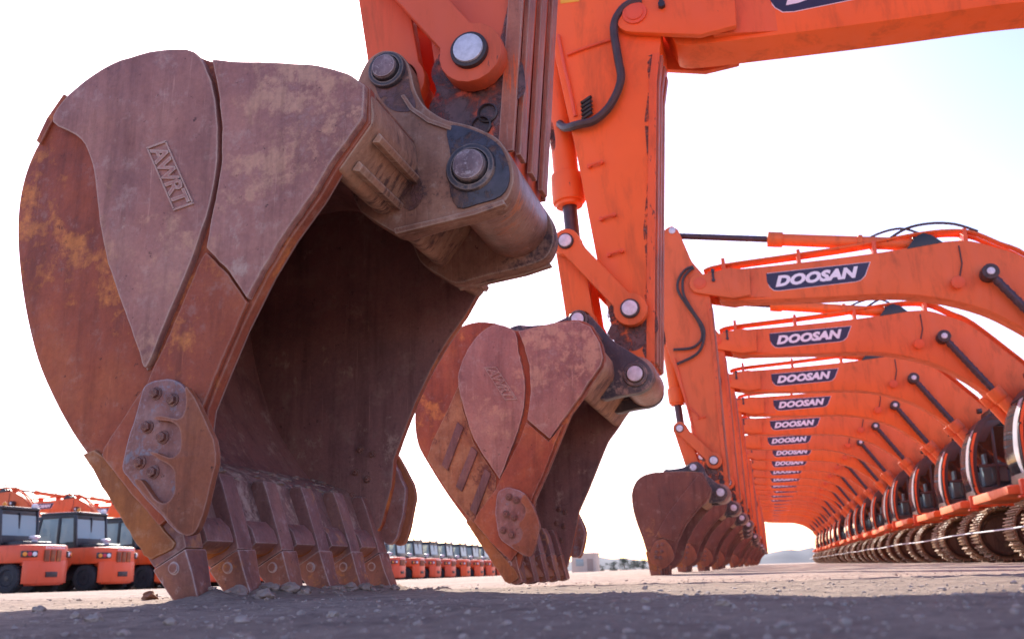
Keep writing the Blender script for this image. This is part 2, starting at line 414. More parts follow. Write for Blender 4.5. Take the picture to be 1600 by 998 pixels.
def make_ground():
    bm = bmesh.new()
    angs = []
    a = -180.0
    while a < 180:
        angs.append(a)
        dd = abs(a + 16.3)
        a += .32 if dd < 42 else (1.2 if dd < 60 else 5)
    radii = [.12]
    while radii[-1] < 1500: radii.append(radii[-1] * (1.012 if radii[-1] < 25 else 1.05) + .0005)
    rows = []
    for r in radii:
        row = []
        for a in angs:
            x, y = r * math.sin(R_(a)), r * math.cos(R_(a))
            row.append(bm.verts.new((x, y, ground_h(x, y) if r < 60 else base_h(x, y))))
        rows.append(row)
    n = len(angs)
    for A, B in zip(rows, rows[1:]):
        for k in range(n): bm.faces.new((A[k], A[(k + 1) % n], B[(k + 1) % n], B[k]))
    bm.faces.new(rows[0][::-1])
    m, nt, b = new_mat('dry_dirt')
    v = mapped(nt)
    n1 = noise_tex(nt, v, 1.4, 9, .68); n2 = noise_tex(nt, v, 9, 10, .7); n3 = noise_tex(nt, v, 55, 8, .75)
    col = ramp(nt, n1, [(.32, (.30, .215, .17)), (.66, (.47, .35, .275))])
    c2 = ramp(nt, n2, [(.32, (.50, .48, .50)), (.50, (1, 1, 1)), (.72, (1.18, 1.15, 1.10))])
    mm = nod(nt, 'ShaderNodeMix', data_type='RGBA', blend_type='MULTIPLY'); mm.inputs[0].default_value = .8
    nt.links.new(col, mm.inputs[6]); nt.links.new(c2, mm.inputs[7])
    c3 = ramp(nt, n3, [(.30, (.5, .48, .5)), (.5, (1, 1, 1)), (.7, (1.3, 1.28, 1.25))])
    m2 = nod(nt, 'ShaderNodeMix', data_type='RGBA', blend_type='MULTIPLY'); m2.inputs[0].default_value = .7
    nt.links.new(mm.outputs[2], m2.inputs[6]); nt.links.new(c3, m2.inputs[7])
    nt.links.new(m2.outputs[2], b.inputs['Base Color']); b.inputs['Roughness'].default_value = .95
    b.inputs['Specular IOR Level'].default_value = .2
    ad = nod(nt, 'ShaderNodeMath', operation='ADD'); nt.links.new(n3, ad.inputs[0]); nt.links.new(n2, ad.inputs[1])
    bump(nt, b, ad.outputs[0], 1.0, .02)
    mb = MB(); mb.bm.free(); mb.bm = bm
    bmesh.ops.recalc_face_normals(bm, faces=bm.faces)
    o = mb.build('ground', m, sharp=180); tag(o, kind='structure')
    return o

make_ground()

# gravel (nobody could count it)
def make_gravel():
    rnd = random.Random(3)
    bm = bmesh.new()
    base = bmesh.new(); bmesh.ops.create_icosphere(base, subdivisions=1, radius=1)
    bv = [v.co.copy() for v in base.verts]; bf = [[v.index for v in f.verts] for f in base.faces]; base.free()
    for i in range(9500):
        r = .5 + 9.0 * rnd.random() ** 1.3 if i < 7500 else .55 + 1.8 * rnd.random(); a = R_(-16 + rnd.uniform(-40, 40))
        x, y = r * math.sin(a), r * math.cos(a)
        s = min(.009, .0012 + .0011 * rnd.expovariate(1.0) + (.004 if rnd.random() < .012 else 0)) * (.75 + .12 * r)
        z = ground_h(x, y)
        q = Matrix.Rotation(rnd.uniform(0, 6.3), 3, 'Z'); sd = rnd.uniform(0, 99)
        sx, sy, sz = s * rnd.uniform(.8, 1.5), s * rnd.uniform(.7, 1.2), s * rnd.uniform(.5, .9)
        vs = []
        for c in bv:
            k = 1 + .5 * noise.noise(c * 1.7 + Vector((sd, sd, 0)))
            p = q @ Vector((c.x * sx * k, c.y * sy * k, c.z * sz * k))
            vs.append(bm.verts.new((x + p.x, y + p.y, z + p.z + sz * .12)))
        for f in bf: bm.faces.new([vs[j] for j in f])
    mb = MB(); mb.bm.free(); mb.bm = bm
    tag(mb.build('gravel', M['stone'], sharp=40), 'loose grey gravel strewn over the dirt around the buckets', 'gravel', kind='stuff')
make_gravel()

# loose lumps at the tooth tips, a few stones on the yard: things one can count
def lump(name, x, y, r, mat, seed, label, cat, group=None, sq=(1.2, 1, .75)):
    z = ground_h(x, y)
    mb = MB().blob((x, y, z + r * .35), r, .55, 3, 1.9, sq, seed)
    for v in mb.bm.verts: v.co += Vector((1, 1, 1)) * 0 + v.normal * 0
    bm = mb.bm; bm.normal_update()
    for v in bm.verts: v.co += v.normal * (.10 * r * noise.noise(v.co * (6 / r * .06) * 10 + Vector((seed, 0, 0))))
    tag(mb.build(name, mat, org=(x, y, z), sharp=50), label, cat, group)

rnd = random.Random(11)
for i in range(70):
    y = 2.42 + 1.62 * rnd.random(); x = TIP[0] + rnd.uniform(-.05, .17) + .02
    lump('soil_clod', x, y, min(.026, .007 + .006 * rnd.expovariate(1)), M['clod'], i, 'crumbly grey brown soil clod in the heap at the tooth tips of the largest bucket', 'soil clod', 'soil clods heaped at the tooth tips')
v = at(234, 938, 2.75)
lump('stone', at(234, 941, 2.9).x, 2.9, .024, M['brownstone'], 5, 'brown stone alone on the sunlit dirt left of the largest bucket', 'stone', None, (1.2, 1, .8))
for i, (px, Y, r) in enumerate([(61, 1.75, .012), (120, 1.5, .010), (150, 1.35, .012), (268, 1.2, .009), (380, 1.1, .010), (1010, 1.5, .007), (1130, 1.3, .008), (520, 1.3, .008)]):
    p = at(px, 950, Y)
    lump('pebble', p.x, Y, r, M['stone'], 40 + i, 'dark pebble on the shaded dirt in the near foreground', 'pebble', 'pebbles on the near dirt')

# ------------------------------------------------------------------ buckets
def rough(poly, amp=.0035, step=.022, fr=26):
    """burnt, worn plate edge: subdivide an outline and jog it a little"""
    out = []
    N = len(poly)
    for i in range(N):
        a, b = Vector(poly[i]), Vector(poly[(i + 1) % N]); n = max(1, int((b - a).length / step))
        for k in range(n):
            p = a.lerp(b, k / n); q = Vector((p.x * fr, p.y * fr, 1.7))
            out.append((p.x + amp * noise.noise(q), p.y + amp * noise.noise(q + Vector((0, 0, 9)))))
    return out

def offset_poly(pts, t):
    """offset an open 2D polyline to its right-hand side by t"""
    out = []
    for i, p in enumerate(pts):
        a = Vector(pts[max(i - 1, 0)]); b = Vector(pts[min(i + 1, len(pts) - 1)])
        d = (b - a).normalized(); out.append((p[0] + d.y * t, p[1] - d.x * t))
    return out

def hexbolt(mb, c, r, d=-1):
    c = Vector(c)
    mb.cyl(c, c + Vector((0, d * r * .28, 0)), r * 1.28, seg=20, bev=r * .08)
    mb.cyl(c + Vector((0, d * r * .2, 0)), c + Vector((0, d * r * 1.15, 0)), r, r * .95, seg=6, bev=r * .12)
    mb.cyl(c + Vector((0, d * r * 1.0, 0)), c + Vector((0, d * r * 1.35, 0)), r * .55, r * .5, seg=14, bev=r * .08)

rnd_t = random.Random(8)

def bead(path, r, seed=0):
    """a lumpy weld bead"""
    P = smooth(path, 6)
    return MB().tube([(x, y, z) for x, y, z in P], lambda t: r * (1 + .35 * noise.noise(Vector((t * 60, seed, 0)))), 8)

def make_bucket(par, org, S):
    """S: outlines as (x, z) in metres on the near side plate, y0 / y1 the outer faces of the side plates"""
    y0, y1 = S['y0'], S['y1']
    T = .042
    back = S['back']; shell = offset_poly(back, -.003)                                          # top front -> round the back -> lip
    outline = back + S['front']
    inner = offset_poly(back, -S.get('wall', .04))
    bx = MB(); bx.prism(shell + inner[::-1], y0 + .006, y1 - .006)
    root = bx.build('bucket', M['inner'], par, org)
    for s, ya, yb in ((-1, y0, y0 + T), (1, y1 - T, y1)):
        MB().prism(outline, ya, yb, .006).build('side_plate', M[S.get('mat', 'rust')], root, org)
        MB().prism(outline, *((yb - .001, yb + .004) if s < 0 else (ya - .004, ya + .001)), .002).build('liner_plate', M['inner'], root, org)
        ys = (ya - S['wt'], ya + .001) if s < 0 else (yb - .001, yb + S['wt'])
        if 'lens' in S:
            MB().prism(rough(S['lens']), ys[0] - .006, ys[1], .012).build('wear_plate', M['mauve'], root, org)
        for k, fp in enumerate(S.get('fronts', [])):
            e = .010 * (len(S['fronts']) - 1 - k)
            yy = (ys[0] - e, ys[1]) if s < 0 else (ys[0], ys[1] + e)
            MB().prism(rough(fp), yy[0], yy[1], .008).build('cheek_plate', M['mauve'] if k == 0 and S.get('mauve_front', 1) else M[S.get('mat', 'rust')], root, org)
        cut = S['cutter']
        cy = (ys[0] - .016, ys[1]) if s < 0 else (ys[0], ys[1] + .016)
        MB().prism(rough(cut), cy[0], cy[1], .008).build('side_cutter', M[S.get('cutmat', 'pad')], root, org)
        if 'cutter_top' in S:
            ty = (cy[0] - .024, cy[0] + .002) if s < 0 else (cy[1] - .002, cy[1] + .024)
            MB().prism(rough(S['cutter_top'], .003), ty[0], ty[1], .010).build('cutter_cheek', M['cutter'], root, org)
        by = cy[0] if s < 0 else cy[1]
        for bxz in S['bolts']:
            b = MB(); hexbolt(b, (bxz[0], by, bxz[1]), S['bolt_r'], s); b.build('bolt', M['bolt'], root, org)
            b = MB(); hexbolt(b, (bxz[0], ya + T if s < 0 else yb - T, bxz[1]), S['bolt_r'] * .9, -s); b.build('bolt', M['bolt'], root, org)
        if 'heelplate' in S:
            MB().prism(S['heelplate'], *((ya - .008, ya + .001) if s < 0 else (yb - .001, yb + .008)), .003).build('heel_plate', M['ribs'], root, org)
        for rb in S.get('ribs', []):
            yy = (ya - .026, ya + .001) if s < 0 else (yb - .001, yb + .026)
            MB().prism(rb, yy[0], yy[1], .012).build('wear_rib', M['ribdark'], root, org)
    MB().prism(rough(S['lip'], .005), y0 - .014, y1 + .014, .008).build('cutting_lip', M['lip'], root, org)
    if 'heel' in S: MB().prism(S['heel'], y0 - .012, y1 + .012, .004).build('heel_strip', M['rust'], root, org)
    if 'block' in S: MB().prism(S['block'], y0 + T, y1 - T, .008).build('lip_block', M['blockm'], root, org)
    n = S['teeth']; tw = S['tw']; pitch = (y1 - y0 + .02 - tw) / (n - 1)
    if 'soil' in S:
        sr = random.Random(4); cs = MB(); P = S['soil']
        for i in range(150):
            t = sr.random() ** .6; yy = sr.uniform(y0 + .10, y1 - .10); k = t * (len(P) - 1); j = min(int(k), len(P) - 2); q = Vector(P[j]).lerp(Vector(P[j + 1]), k - j)
            rr = min(.020, .004 + .005 * sr.expovariate(1)); cs.blob((q.x, yy, q.y), rr, .6, 2, 1.8, (1.1, 1.5, .55), i)
        tag(cs.build('caked_soil', M['clod'], root, org), kind='stuff')
    for i in range(n):
        a = y0 - .01 + pitch * i
        MB().prism(S['adapter'], a + .006, a + tw - .006, .012).build('tooth_adapter', M['tooth'], root, org)
        tb = MB().prism(S['tooth'], a, a + tw, .009)
        zs = [q[1] for q in S['tooth']]; zt, zb = max(zs), min(zs); jt = rnd_t.uniform(-.05, .05)
        for v in tb.bm.verts:
            k = max(0, min(1, (zt - v.co.z) / (zt - zb)))
            v.co.y = a + tw / 2 + (v.co.y - a - tw / 2) * (1.06 - .34 * k) + jt * .08 * k
            v.co.x += .010 * k * noise.noise(v.co * 20); v.co.z += .006 * noise.noise(v.co * 25 + Vector((3, 0, 0)))
        c = Vector((S['tooth'][0][0] * .45 + S['tooth'][1][0] * .55, 0, S['tooth'][0][1] * .45 + S['tooth'][1][1] * .55))
        cc = c + Vector((S['tooth'][-1][0] - S['tooth'][0][0], 0, S['tooth'][-1][1] - S['tooth'][0][1])) * .32 - Vector((.012, 0, 0))
        tb.cyl((cc.x, a - .003, cc.z), (cc.x, a + tw + .003, cc.z), .016, seg=16, bev=.002)
        tb.build('tooth', M['toothtip'], root, org)
        if i < n - 1 and 'shroud' in S:
            MB().prism(S['shroud'], a + tw + .012, a + pitch - .012, .016).build('lip_shroud', M['tooth'], root, org)
    for bp in S['beams']:
        MB().prism(bp[0], y0 + bp[1], y1 - bp[1], bp[2]).build('top_beam', M['beam'], root, org)
    for rl in S.get('rails', []):
        for ya, yb in ((y0 + .05, y0 + .40), (y1 - .40, y1 - .05)): MB().prism(rl, ya, yb, .006).build('beam_rail', M['beam'], root, org)
    yc = (y0 + y1) / 2
    for s in (-1, 1):
        e = MB().prism(S['ear'], yc + s * .352 if s < 0 else yc + .262, yc - .262 if s < 0 else yc + .352, .012)
        e.build('hinge_ear', M[S.get('earmat', 'ear')], root, org)
        if 'ear_dust' in S:
            a, b = (yc - .360, yc - .351) if s < 0 else (yc + .351, yc + .360)
            MB().prism(S['ear_dust'], a, b, .004).build('grease_patch', M['smear2'], root, org)
        for c, r in S['bosses']:
            f = yc + s * .352
            MB().lathe((c[0], f, c[1]), (0, s, 0), [(r * 1.5, -.01), (r * 1.5, .012), (r * 1.42, .02), (r * 1.12, .022), (r * 1.1, .008), (r * 1.02, .006), (r * 1.02, .03), (r * .96, .036), (r * .3, .037)]).build('pin_collar', M['ear'], root, org)
            MB().cyl((c[0], f, c[1]), (c[0], f + s * .045, c[1]), r * .92, seg=26, bev=.006).build('pin', M[S.get('pinmat', 'pin')], root, org)
    for fl in S.get('flanges', []):
        for ya, yb in ((yc - .364, yc - .33), (yc + .33, yc + .364)): MB().prism(fl, ya, yb, .004).build('ear_flange', M['eartan'], root, org)
    for k, sm in enumerate(S.get('smears', [])):
        MB().prism(sm, yc - .3545 - .001 * k, yc - .351).build('grease_patch', M['smear'], root, org)
    if 'logo' in S:
        o, e1, e2 = S['logo']
        for s in (-1, 1):
            yy = (y0 - S['wt'] - .006) if s < 0 else (y1 + S['wt'])
            f = lambda u, w: (o[0] + e1[0] * u + e2[0] * w, o[1] + e1[1] * u + e2[1] * w)
            lb = MB()
            rim = .012
            # raised letters, sunk ground: a thin rim and the letters stand up
            bm = text_bm('AWRT', 0, .028, .5, .86)
            if s < 0:
                a = f(.03, .10); place_text(bm, (a[0], yy, a[1]), (e1[0] * .94, 0, e1[1] * .94), (e2[0] * .82, 0, e2[1] * .82), (0, -.013, 0))
            else:
                a = f(.97, .10); place_text(bm, (a[0], yy, a[1]), (-e1[0] * .94, 0, -e1[1] * .94), (e2[0] * .82, 0, e2[1] * .82), (0, .013, 0))
            lb.raw(bm)
            for q in (((0, 0), (1, 0), (1, .07), (0, .07)), ((0, .95), (1, .95), (1, 1.02), (0, 1.02)), ((-.02, 0), (0.01, 0), (0.01, 1.02), (-.02, 1.02)), ((.99, 0), (1.02, 0), (1.02, 1.02), (.99, 1.02))):
                lb.prism([f(*w) for w in q], yy - .006 if s < 0 else yy - .004, yy + .004 if s < 0 else yy + .006)
            lb.build('embossed_mark', M['mauve'], root, org)
    for k, w in enumerate(S.get('welds', [])):
        for ya in (y0 - .002, y1 + .002): bead([(x, ya, z) for x, z in w], S.get('weld_r', .007), k).build('weld_bead', M['weld'], root, org)
    return root

# --- nearest bucket, outlines taken on its near side plate at y = 2.40
Y1 = 2.40
back1 = smooth(tr([(578, 137), (540, 116), (480, 104), (400, 101), (335, 97), (300, 84), (270, 80), (225, 88), (180, 103), (140, 128), (105, 160), (75, 200), (50, 245), (35, 290), (28, 340), (29, 400), (39, 480), (58, 560), (84, 622), (113, 675), (140, 714)], Y1), 4) + tr([(190, 788), (240, 856)], Y1)
front1 = tr([(262, 832), (290, 790), (318, 700), (326, 640), (342, 600), (380, 510), (420, 430), (456, 370), (500, 310), (526, 266), (578, 192)], Y1)
lens1 = smooth(tr([(312, 88), (332, 120), (343, 160), (347, 215), (345, 270), (338, 312), (324, 360), (305, 415), (282, 470), (258, 527), (240, 570), (233, 574), (226, 552), (213, 515), (195, 465), (178, 415), (168, 368), (161, 320), (155, 272), (146, 240), (128, 216), (92, 196), (106, 165), (142, 132), (182, 107), (226, 92), (270, 84)], Y1), 3, True)
fr1a = smooth(tr([(338, 100), (400, 104), (480, 107), (540, 119), (576, 140)], Y1), 6) + tr([(574, 190), (521, 264), (495, 308), (452, 368), (416, 428), (394, 470), (366, 428), (330, 392), (338, 347), (347, 308), (354, 262), (355, 207), (350, 153), (343, 120)], Y1)
fr1b = tr([(327, 396), (363, 432), (391, 474), (376, 510), (338, 600), (322, 640), (300, 690), (268, 812), (256, 822), (222, 784), (165, 714), (168, 702), (205, 645), (236, 600), (248, 570), (268, 530), (292, 475), (314, 420)], Y1)
cut1 = tr([(236, 606), (250, 597), (275, 594), (295, 601), (309, 625), (323, 651), (342, 707), (333, 760), (315, 822), (301, 836), (288, 832), (264, 808), (214, 752), (201, 735), (212, 690)], Y1)
Zt = lambda pts: [(180 + x / 3.567, 570 + y / 3.567) for x, y in pts]
cuttop1 = smooth(tr(Zt([(415, 125), (510, 290), (578, 490), (545, 680), (482, 898), (430, 948), (385, 933), (300, 850), (130, 660), (165, 645), (235, 745), (300, 770), (345, 720), (352, 620), (325, 565), (262, 525), (210, 490), (250, 492), (330, 520), (372, 490), (385, 420), (375, 360), (320, 318), (235, 305), (270, 285), (360, 305), (405, 270), (412, 200)]), Y1 - .046), 3, True)
bolts1 = tr([(250, 616), (276, 626), (237, 668), (261, 684), (225, 723), (246, 738)], Y1 - .02)
YA = 2.66
S1 = dict(y0=Y1, y1=3.90, wt=.022, back=back1, front=front1, lens=lens1, fronts=[fr1a, fr1b], cutter=rounded(cut1, .03), cutter_top=cuttop1, bolts=bolts1, bolt_r=.0165,
          lip=tr([(133, 709), (150, 703), (168, 716), (262, 828), (278, 846), (274, 856), (240, 874), (228, 868)], Y1),
          heel=tr([(103, 149), (109, 153), (80, 200), (66, 228), (60, 222), (76, 188)], Y1),
          block=tr([(168, 690), (222, 714), (236, 730), (262, 826), (244, 850), (200, 780)], Y1),
          soil=tr([(168, 692), (196, 704), (222, 716), (233, 733)], Y1),
          teeth=6, tw=.105,
          adapter=tr([(321, 888), (368, 857), (364, 838), (353, 795), (343, 756), (337, 738), (318, 738), (300, 780), (296, 828), (304, 862)], YA),
          tooth=tr([(319, 889), (369, 856), (377, 895), (388, 936), (372, 943), (350, 938)], YA),
          shroud=tr([(278, 846), (292, 866), (311, 862), (332, 845), (324, 820), (312, 806), (290, 808), (270, 826)], 2.53),
          beams=[(rounded(tr([(578, 140), (584, 188), (528, 268), (505, 262), (470, 190), (470, 130), (520, 116)], Y1), .03), .006, .010)],
          rails=[tr([(582, 196), (588, 203), (582, 212), (570, 212)], Y1), tr([(550, 240), (557, 248), (551, 258), (538, 256)], Y1)],
          ear=rounded(tr([(560, 120), (575, 92), (596, 78), (622, 80), (640, 100), (648, 140), (662, 166), (692, 186), (738, 196), (778, 214), (800, 246), (805, 284), (790, 318), (742, 335), (680, 350), (622, 368), (560, 330), (530, 250)], 2.80), .04),
          ear_dust=smooth(tr([(700, 200), (738, 204), (776, 224), (793, 252), (797, 284), (783, 308), (748, 320), (716, 326), (703, 292), (706, 250)], 2.80), 3, True),
          earmat='eartan', pinmat='pinworn',
          flanges=[tr([(618, 366), (680, 351), (742, 336), (790, 319), (786, 312), (740, 328), (678, 343), (616, 357)], 2.79), tr([(626, 150), (640, 172), (668, 192), (704, 204), (706, 198), (672, 186), (646, 168), (632, 148)], 2.79)],
          smears=[smooth(tr([(582, 96), (600, 86), (622, 88), (636, 106), (642, 140), (650, 168), (630, 176), (606, 168), (588, 140)], 2.80), 3, True), smooth(tr([(568, 186), (596, 196), (628, 228), (650, 262), (662, 306), (640, 330), (612, 300), (588, 250)], 2.80), 3, True)], bosses=[(tr([(737, 264)], 2.80)[0], .062), (tr([(606, 112)], 2.80)[0], .05)],
          welds=[tr([(92, 194), (128, 214), (148, 240), (157, 272), (163, 320), (170, 368), (180, 415), (197, 465), (215, 515), (228, 556), (234, 578)], Y1), tr([(236, 600), (205, 645), (169, 702), (163, 712)], Y1), tr([(140, 712), (160, 722), (205, 778), (258, 832)], Y1)],
          logo=None)
o_ = tr([(230, 233), (271, 328), (260, 222)], Y1 - .03)
S1['logo'] = (o_[0], (o_[1][0] - o_[0][0], o_[1][1] - o_[0][1]), (o_[2][0] - o_[0][0], o_[2][1] - o_[0][1]))

# --- second bucket, outlines on y = 5.90
Y2 = 5.90
back2 = smooth(tr([(926, 509), (905, 500), (870, 503), (830, 512), (805, 516), (775, 505), (738, 504), (700, 522), (672, 556), (655, 600), (648, 650), (652, 690), (664, 716), (697, 769), (731, 816)], Y2), 4) + tr([(765, 862), (795, 905)], Y2)
front2 = tr([(812, 886), (822, 850), (833, 800), (836, 780), (855, 738), (885, 664), (893, 646), (911, 622), (930, 592), (943, 574), (946, 558), (941, 536)], Y2)
lens2 = smooth(tr([(780, 509), (806, 520), (812, 553), (821, 592), (820, 637), (808, 682), (795, 715), (784, 744), (779, 742), (744, 688), (727, 637), (718, 590), (733, 548), (755, 520)], Y2), 3, True)
fr2a = tr([(812, 519), (830, 515), (870, 506), (904, 503), (924, 512), (938, 537), (943, 558), (940, 573), (927, 590), (908, 620), (890, 644), (861, 686), (826, 656), (831, 615), (829, 572), (820, 540)], Y2)
fr2b = tr([(824, 660), (859, 690), (880, 664), (852, 736), (833, 778), (828, 790), (812, 860), (800, 876), (770, 848), (742, 815), (750, 800), (776, 765), (786, 742), (812, 692)], Y2)
cut2 = rounded(tr([(780, 768), (796, 761), (820, 768), (835, 790), (846, 821), (835, 866), (823, 870), (783, 842), (776, 800)], Y2), .03)
rib = lambda x0, y0, x1, y1, w=9: tr([(x0 - w, y0 - 3), (x0 + w, y0 + 6), (x1 + w, y1 + 3), (x1 - w, y1 - 6)], Y2)
S2 = dict(y0=Y2, y1=7.40, wt=.028, back=back2, front=front2, lens=lens2, fronts=[fr2a, fr2b], cutter=cut2, bolts=tr([(796, 776), (807, 781), (791, 803), (804, 808), (787, 828), (800, 835)], Y2 - .04), bolt_r=.02,
          cutter_top=smooth(tr([(822, 772), (834, 792), (844, 821), (834, 864), (823, 868), (800, 853), (812, 846), (818, 832), (812, 818), (820, 808), (822, 794), (815, 782)], Y2 - .044), 3, True),
          heelplate=tr([(668, 716), (676, 690), (700, 640), (718, 600), (724, 640), (741, 692), (776, 745), (772, 800), (762, 840), (736, 812), (700, 767)], Y2),
          ribs=[rib(721, 662, 696, 733, 5), rib(743, 700, 718, 766, 5), rib(764, 734, 740, 802, 5)],
          lip=tr([(728, 814), (737, 810), (806, 890), (812, 902), (797, 912), (789, 908)], Y2),
          teeth=5, tw=.16,
          adapter=tr([(776, 882), (806, 862), (803, 850), (797, 828), (790, 815), (778, 818), (770, 850)], Y2),
          tooth=tr([(775, 883), (806, 862), (811, 888), (816, 909), (806, 914), (797, 912)], Y2),
          beams=[(rounded(tr([(941, 540), (946, 572), (926, 600), (910, 622), (895, 610), (890, 560)], Y2), .04), .006, .012)],
          ear=rounded(tr([(792, 514), (808, 507), (828, 509), (862, 506), (880, 498), (893, 491), (907, 487), (922, 492), (940, 512), (958, 533), (991, 553), (1012, 567), (1022, 585), (1017, 602), (1002, 613), (968, 618), (940, 626), (925, 612), (925, 560), (905, 530), (850, 530)], 6.30), .05),
          bosses=[(tr([(993, 585)], 6.30)[0], .06), (tr([(904, 500)], 6.30)[0], .05)], logo=None)
o_ = tr([(757, 575), (789, 624), (776, 574)], Y2 - .03)
S2['logo'] = (o_[0], (o_[1][0] - o_[0][0], o_[1][1] - o_[0][1]), (o_[2][0] - o_[0][0], o_[2][1] - o_[0][1]))

# --- bucket of the third and all further excavators, outlines on y = 13.65
Y3 = 13.65
back3 = smooth(tr([(1097, 738), (1075, 736), (1035, 737), (1020, 738), (1004, 743), (993, 753), (987, 771), (989, 795), (995, 817), (1004, 841), (1011, 864)], Y3), 4) + tr([(1014, 886)], Y3)
front3 = tr([(1024, 893), (1038, 888), (1052, 872), (1060, 845), (1072.6, 819), (1090, 797), (1103, 785), (1108, 777), (1112, 764), (1104.6, 752)], Y3)
S3 = dict(y0=Y3, y1=15.05, wt=.018, back=back3, front=front3, fronts=[tr([(1092, 741), (1103, 752), (1109, 764), (1104, 776), (1088, 795), (1070, 817), (1056, 845), (1024, 838), (1040, 808), (1066, 772)], Y3)], mauve_front=0, mat='rust3', cutmat='cutter', bolts=tr([(1028, 853), (1035, 850), (1026, 862), (1034, 861), (1025, 870), (1032, 871)], Y3 - .03), bolt_r=.022,
          cutter=rounded(tr([(1024, 845), (1038, 841), (1049, 852), (1055, 870), (1050, 878), (1038, 889), (1018, 880), (1014, 866)], Y3), .04),
          lip=tr([(1009, 862), (1013, 860), (1027, 886), (1026, 892), (1015, 890)], Y3), teeth=5, tw=.13,
          adapter=tr([(1015, 888), (1028, 884), (1026, 872), (1018, 868), (1013, 876)], Y3),
          tooth=tr([(1014, 888), (1034, 882), (1034, 899.5), (1028, 900.5), (1017, 900)], Y3),
          beams=[(rounded(tr([(1104, 752), (1111, 764), (1104, 785), (1092, 790), (1085, 775), (1090, 745)], Y3), .05), .006, .014)],
          ear=rounded(tr([(1034, 739), (1039, 732), (1046, 733), (1068, 730), (1080, 722), (1090, 720), (1098, 726), (1104, 741), (1121, 755), (1134, 763), (1137, 771), (1132, 780), (1125, 784), (1106, 786), (1098, 770), (1085, 750), (1050, 745)], 14.0), .06),
          bosses=[(tr([(1126, 769)], 14.0)[0], .065), (tr([(1083.5, 730)], 14.0)[0], .055)])

# ------------------------------------------------------------------ excavator front gear
BOOM_TOP = [(-.56, 4.70), (-.19, 4.69), (.8, 4.68), (2.11, 4.70), (2.82, 4.75), (3.12, 4.75), (3.35, 4.72), (3.66, 4.58), (4.05, 4.34), (4.81, 3.50), (5.5, 2.72), (6.1, 2.16)]
BOOM_BOT = [(6.0, 1.78), (5.72, 1.80), (5.0, 2.28), (4.4, 2.78), (4.02, 3.14), (3.80, 3.34), (3.38, 3.64), (2.77, 3.89), (2.12, 4.02), (1.1, 4.08), (-.17, 4.17), (-.4, 4.22)]
ARM2 = [(-.93, 1.40), (-.97, 1.56), (-.97, 1.75), (-1.07, 2.43), (-1.18, 3.31), (-1.3, 4.11), (-1.38, 4.74), (-1.39, 5.12), (-1.24, 5.53), (-1.06, 5.62), (-.92, 5.50), (-.64, 4.88), (-.47, 4.59), (-.44, 4.18), (-.51, 3.81), (-.64, 2.21), (-.69, 1.7), (-.712, 1.44), (-.77, 1.345), (-.85, 1.335)]
ARM3 = [(-.79, 1.12), (-.84, 1.32), (-.84, 1.51), (-1.01, 2.29), (-1.33, 3.65), (-1.52, 4.62), (-1.43, 5.0), (-1.18, 5.50), (-1.05, 5.55), (-.95, 5.42), (-.79, 4.89), (-.6, 4.6), (-.55, 4.25), (-.54, 3.45), (-.55, 1.93), (-.54, 1.3), (-.59, 1.08), (-.68, 1.03)]

def xf(pts, P, Q, ang):
    """turn points about P by ang degrees (towards the cab) and carry P to Q"""
    c, s = math.cos(R_(ang)), math.sin(R_(ang)); out = []
    for x, z in pts:
        dx, dz = x - P[0], z - P[1]
        out.append((Q[0] + dx * c + dz * s, Q[1] - dx * s + dz * c))
    return out

def link_bar(mb, a, b, y0, y1, w, ra, rb):
    """flat bar with round eyes from a to b, both (x, z)"""
    A, B = Vector(a), Vector(b); d = (B - A).normalized(); n = Vector((-d.y, d.x))
    poly = []
    L = (B - A).length
    base = math.atan2(d.y, d.x)
    wa = math.asin(min(1, w / ra)); wb = math.asin(min(1, w / rb))
    for k in range(15):
        t = base + wa + (2 * math.pi - 2 * wa) * k / 14
        poly.append((A.x + ra * math.cos(t), A.y + ra * math.sin(t)))
    for k in range(15):
        t = base + math.pi + wb + (2 * math.pi - 2 * wb) * k / 14
        poly.append((B.x + rb * math.cos(t), B.y + rb * math.sin(t)))
    mb.prism(poly, y0, y1, .010)

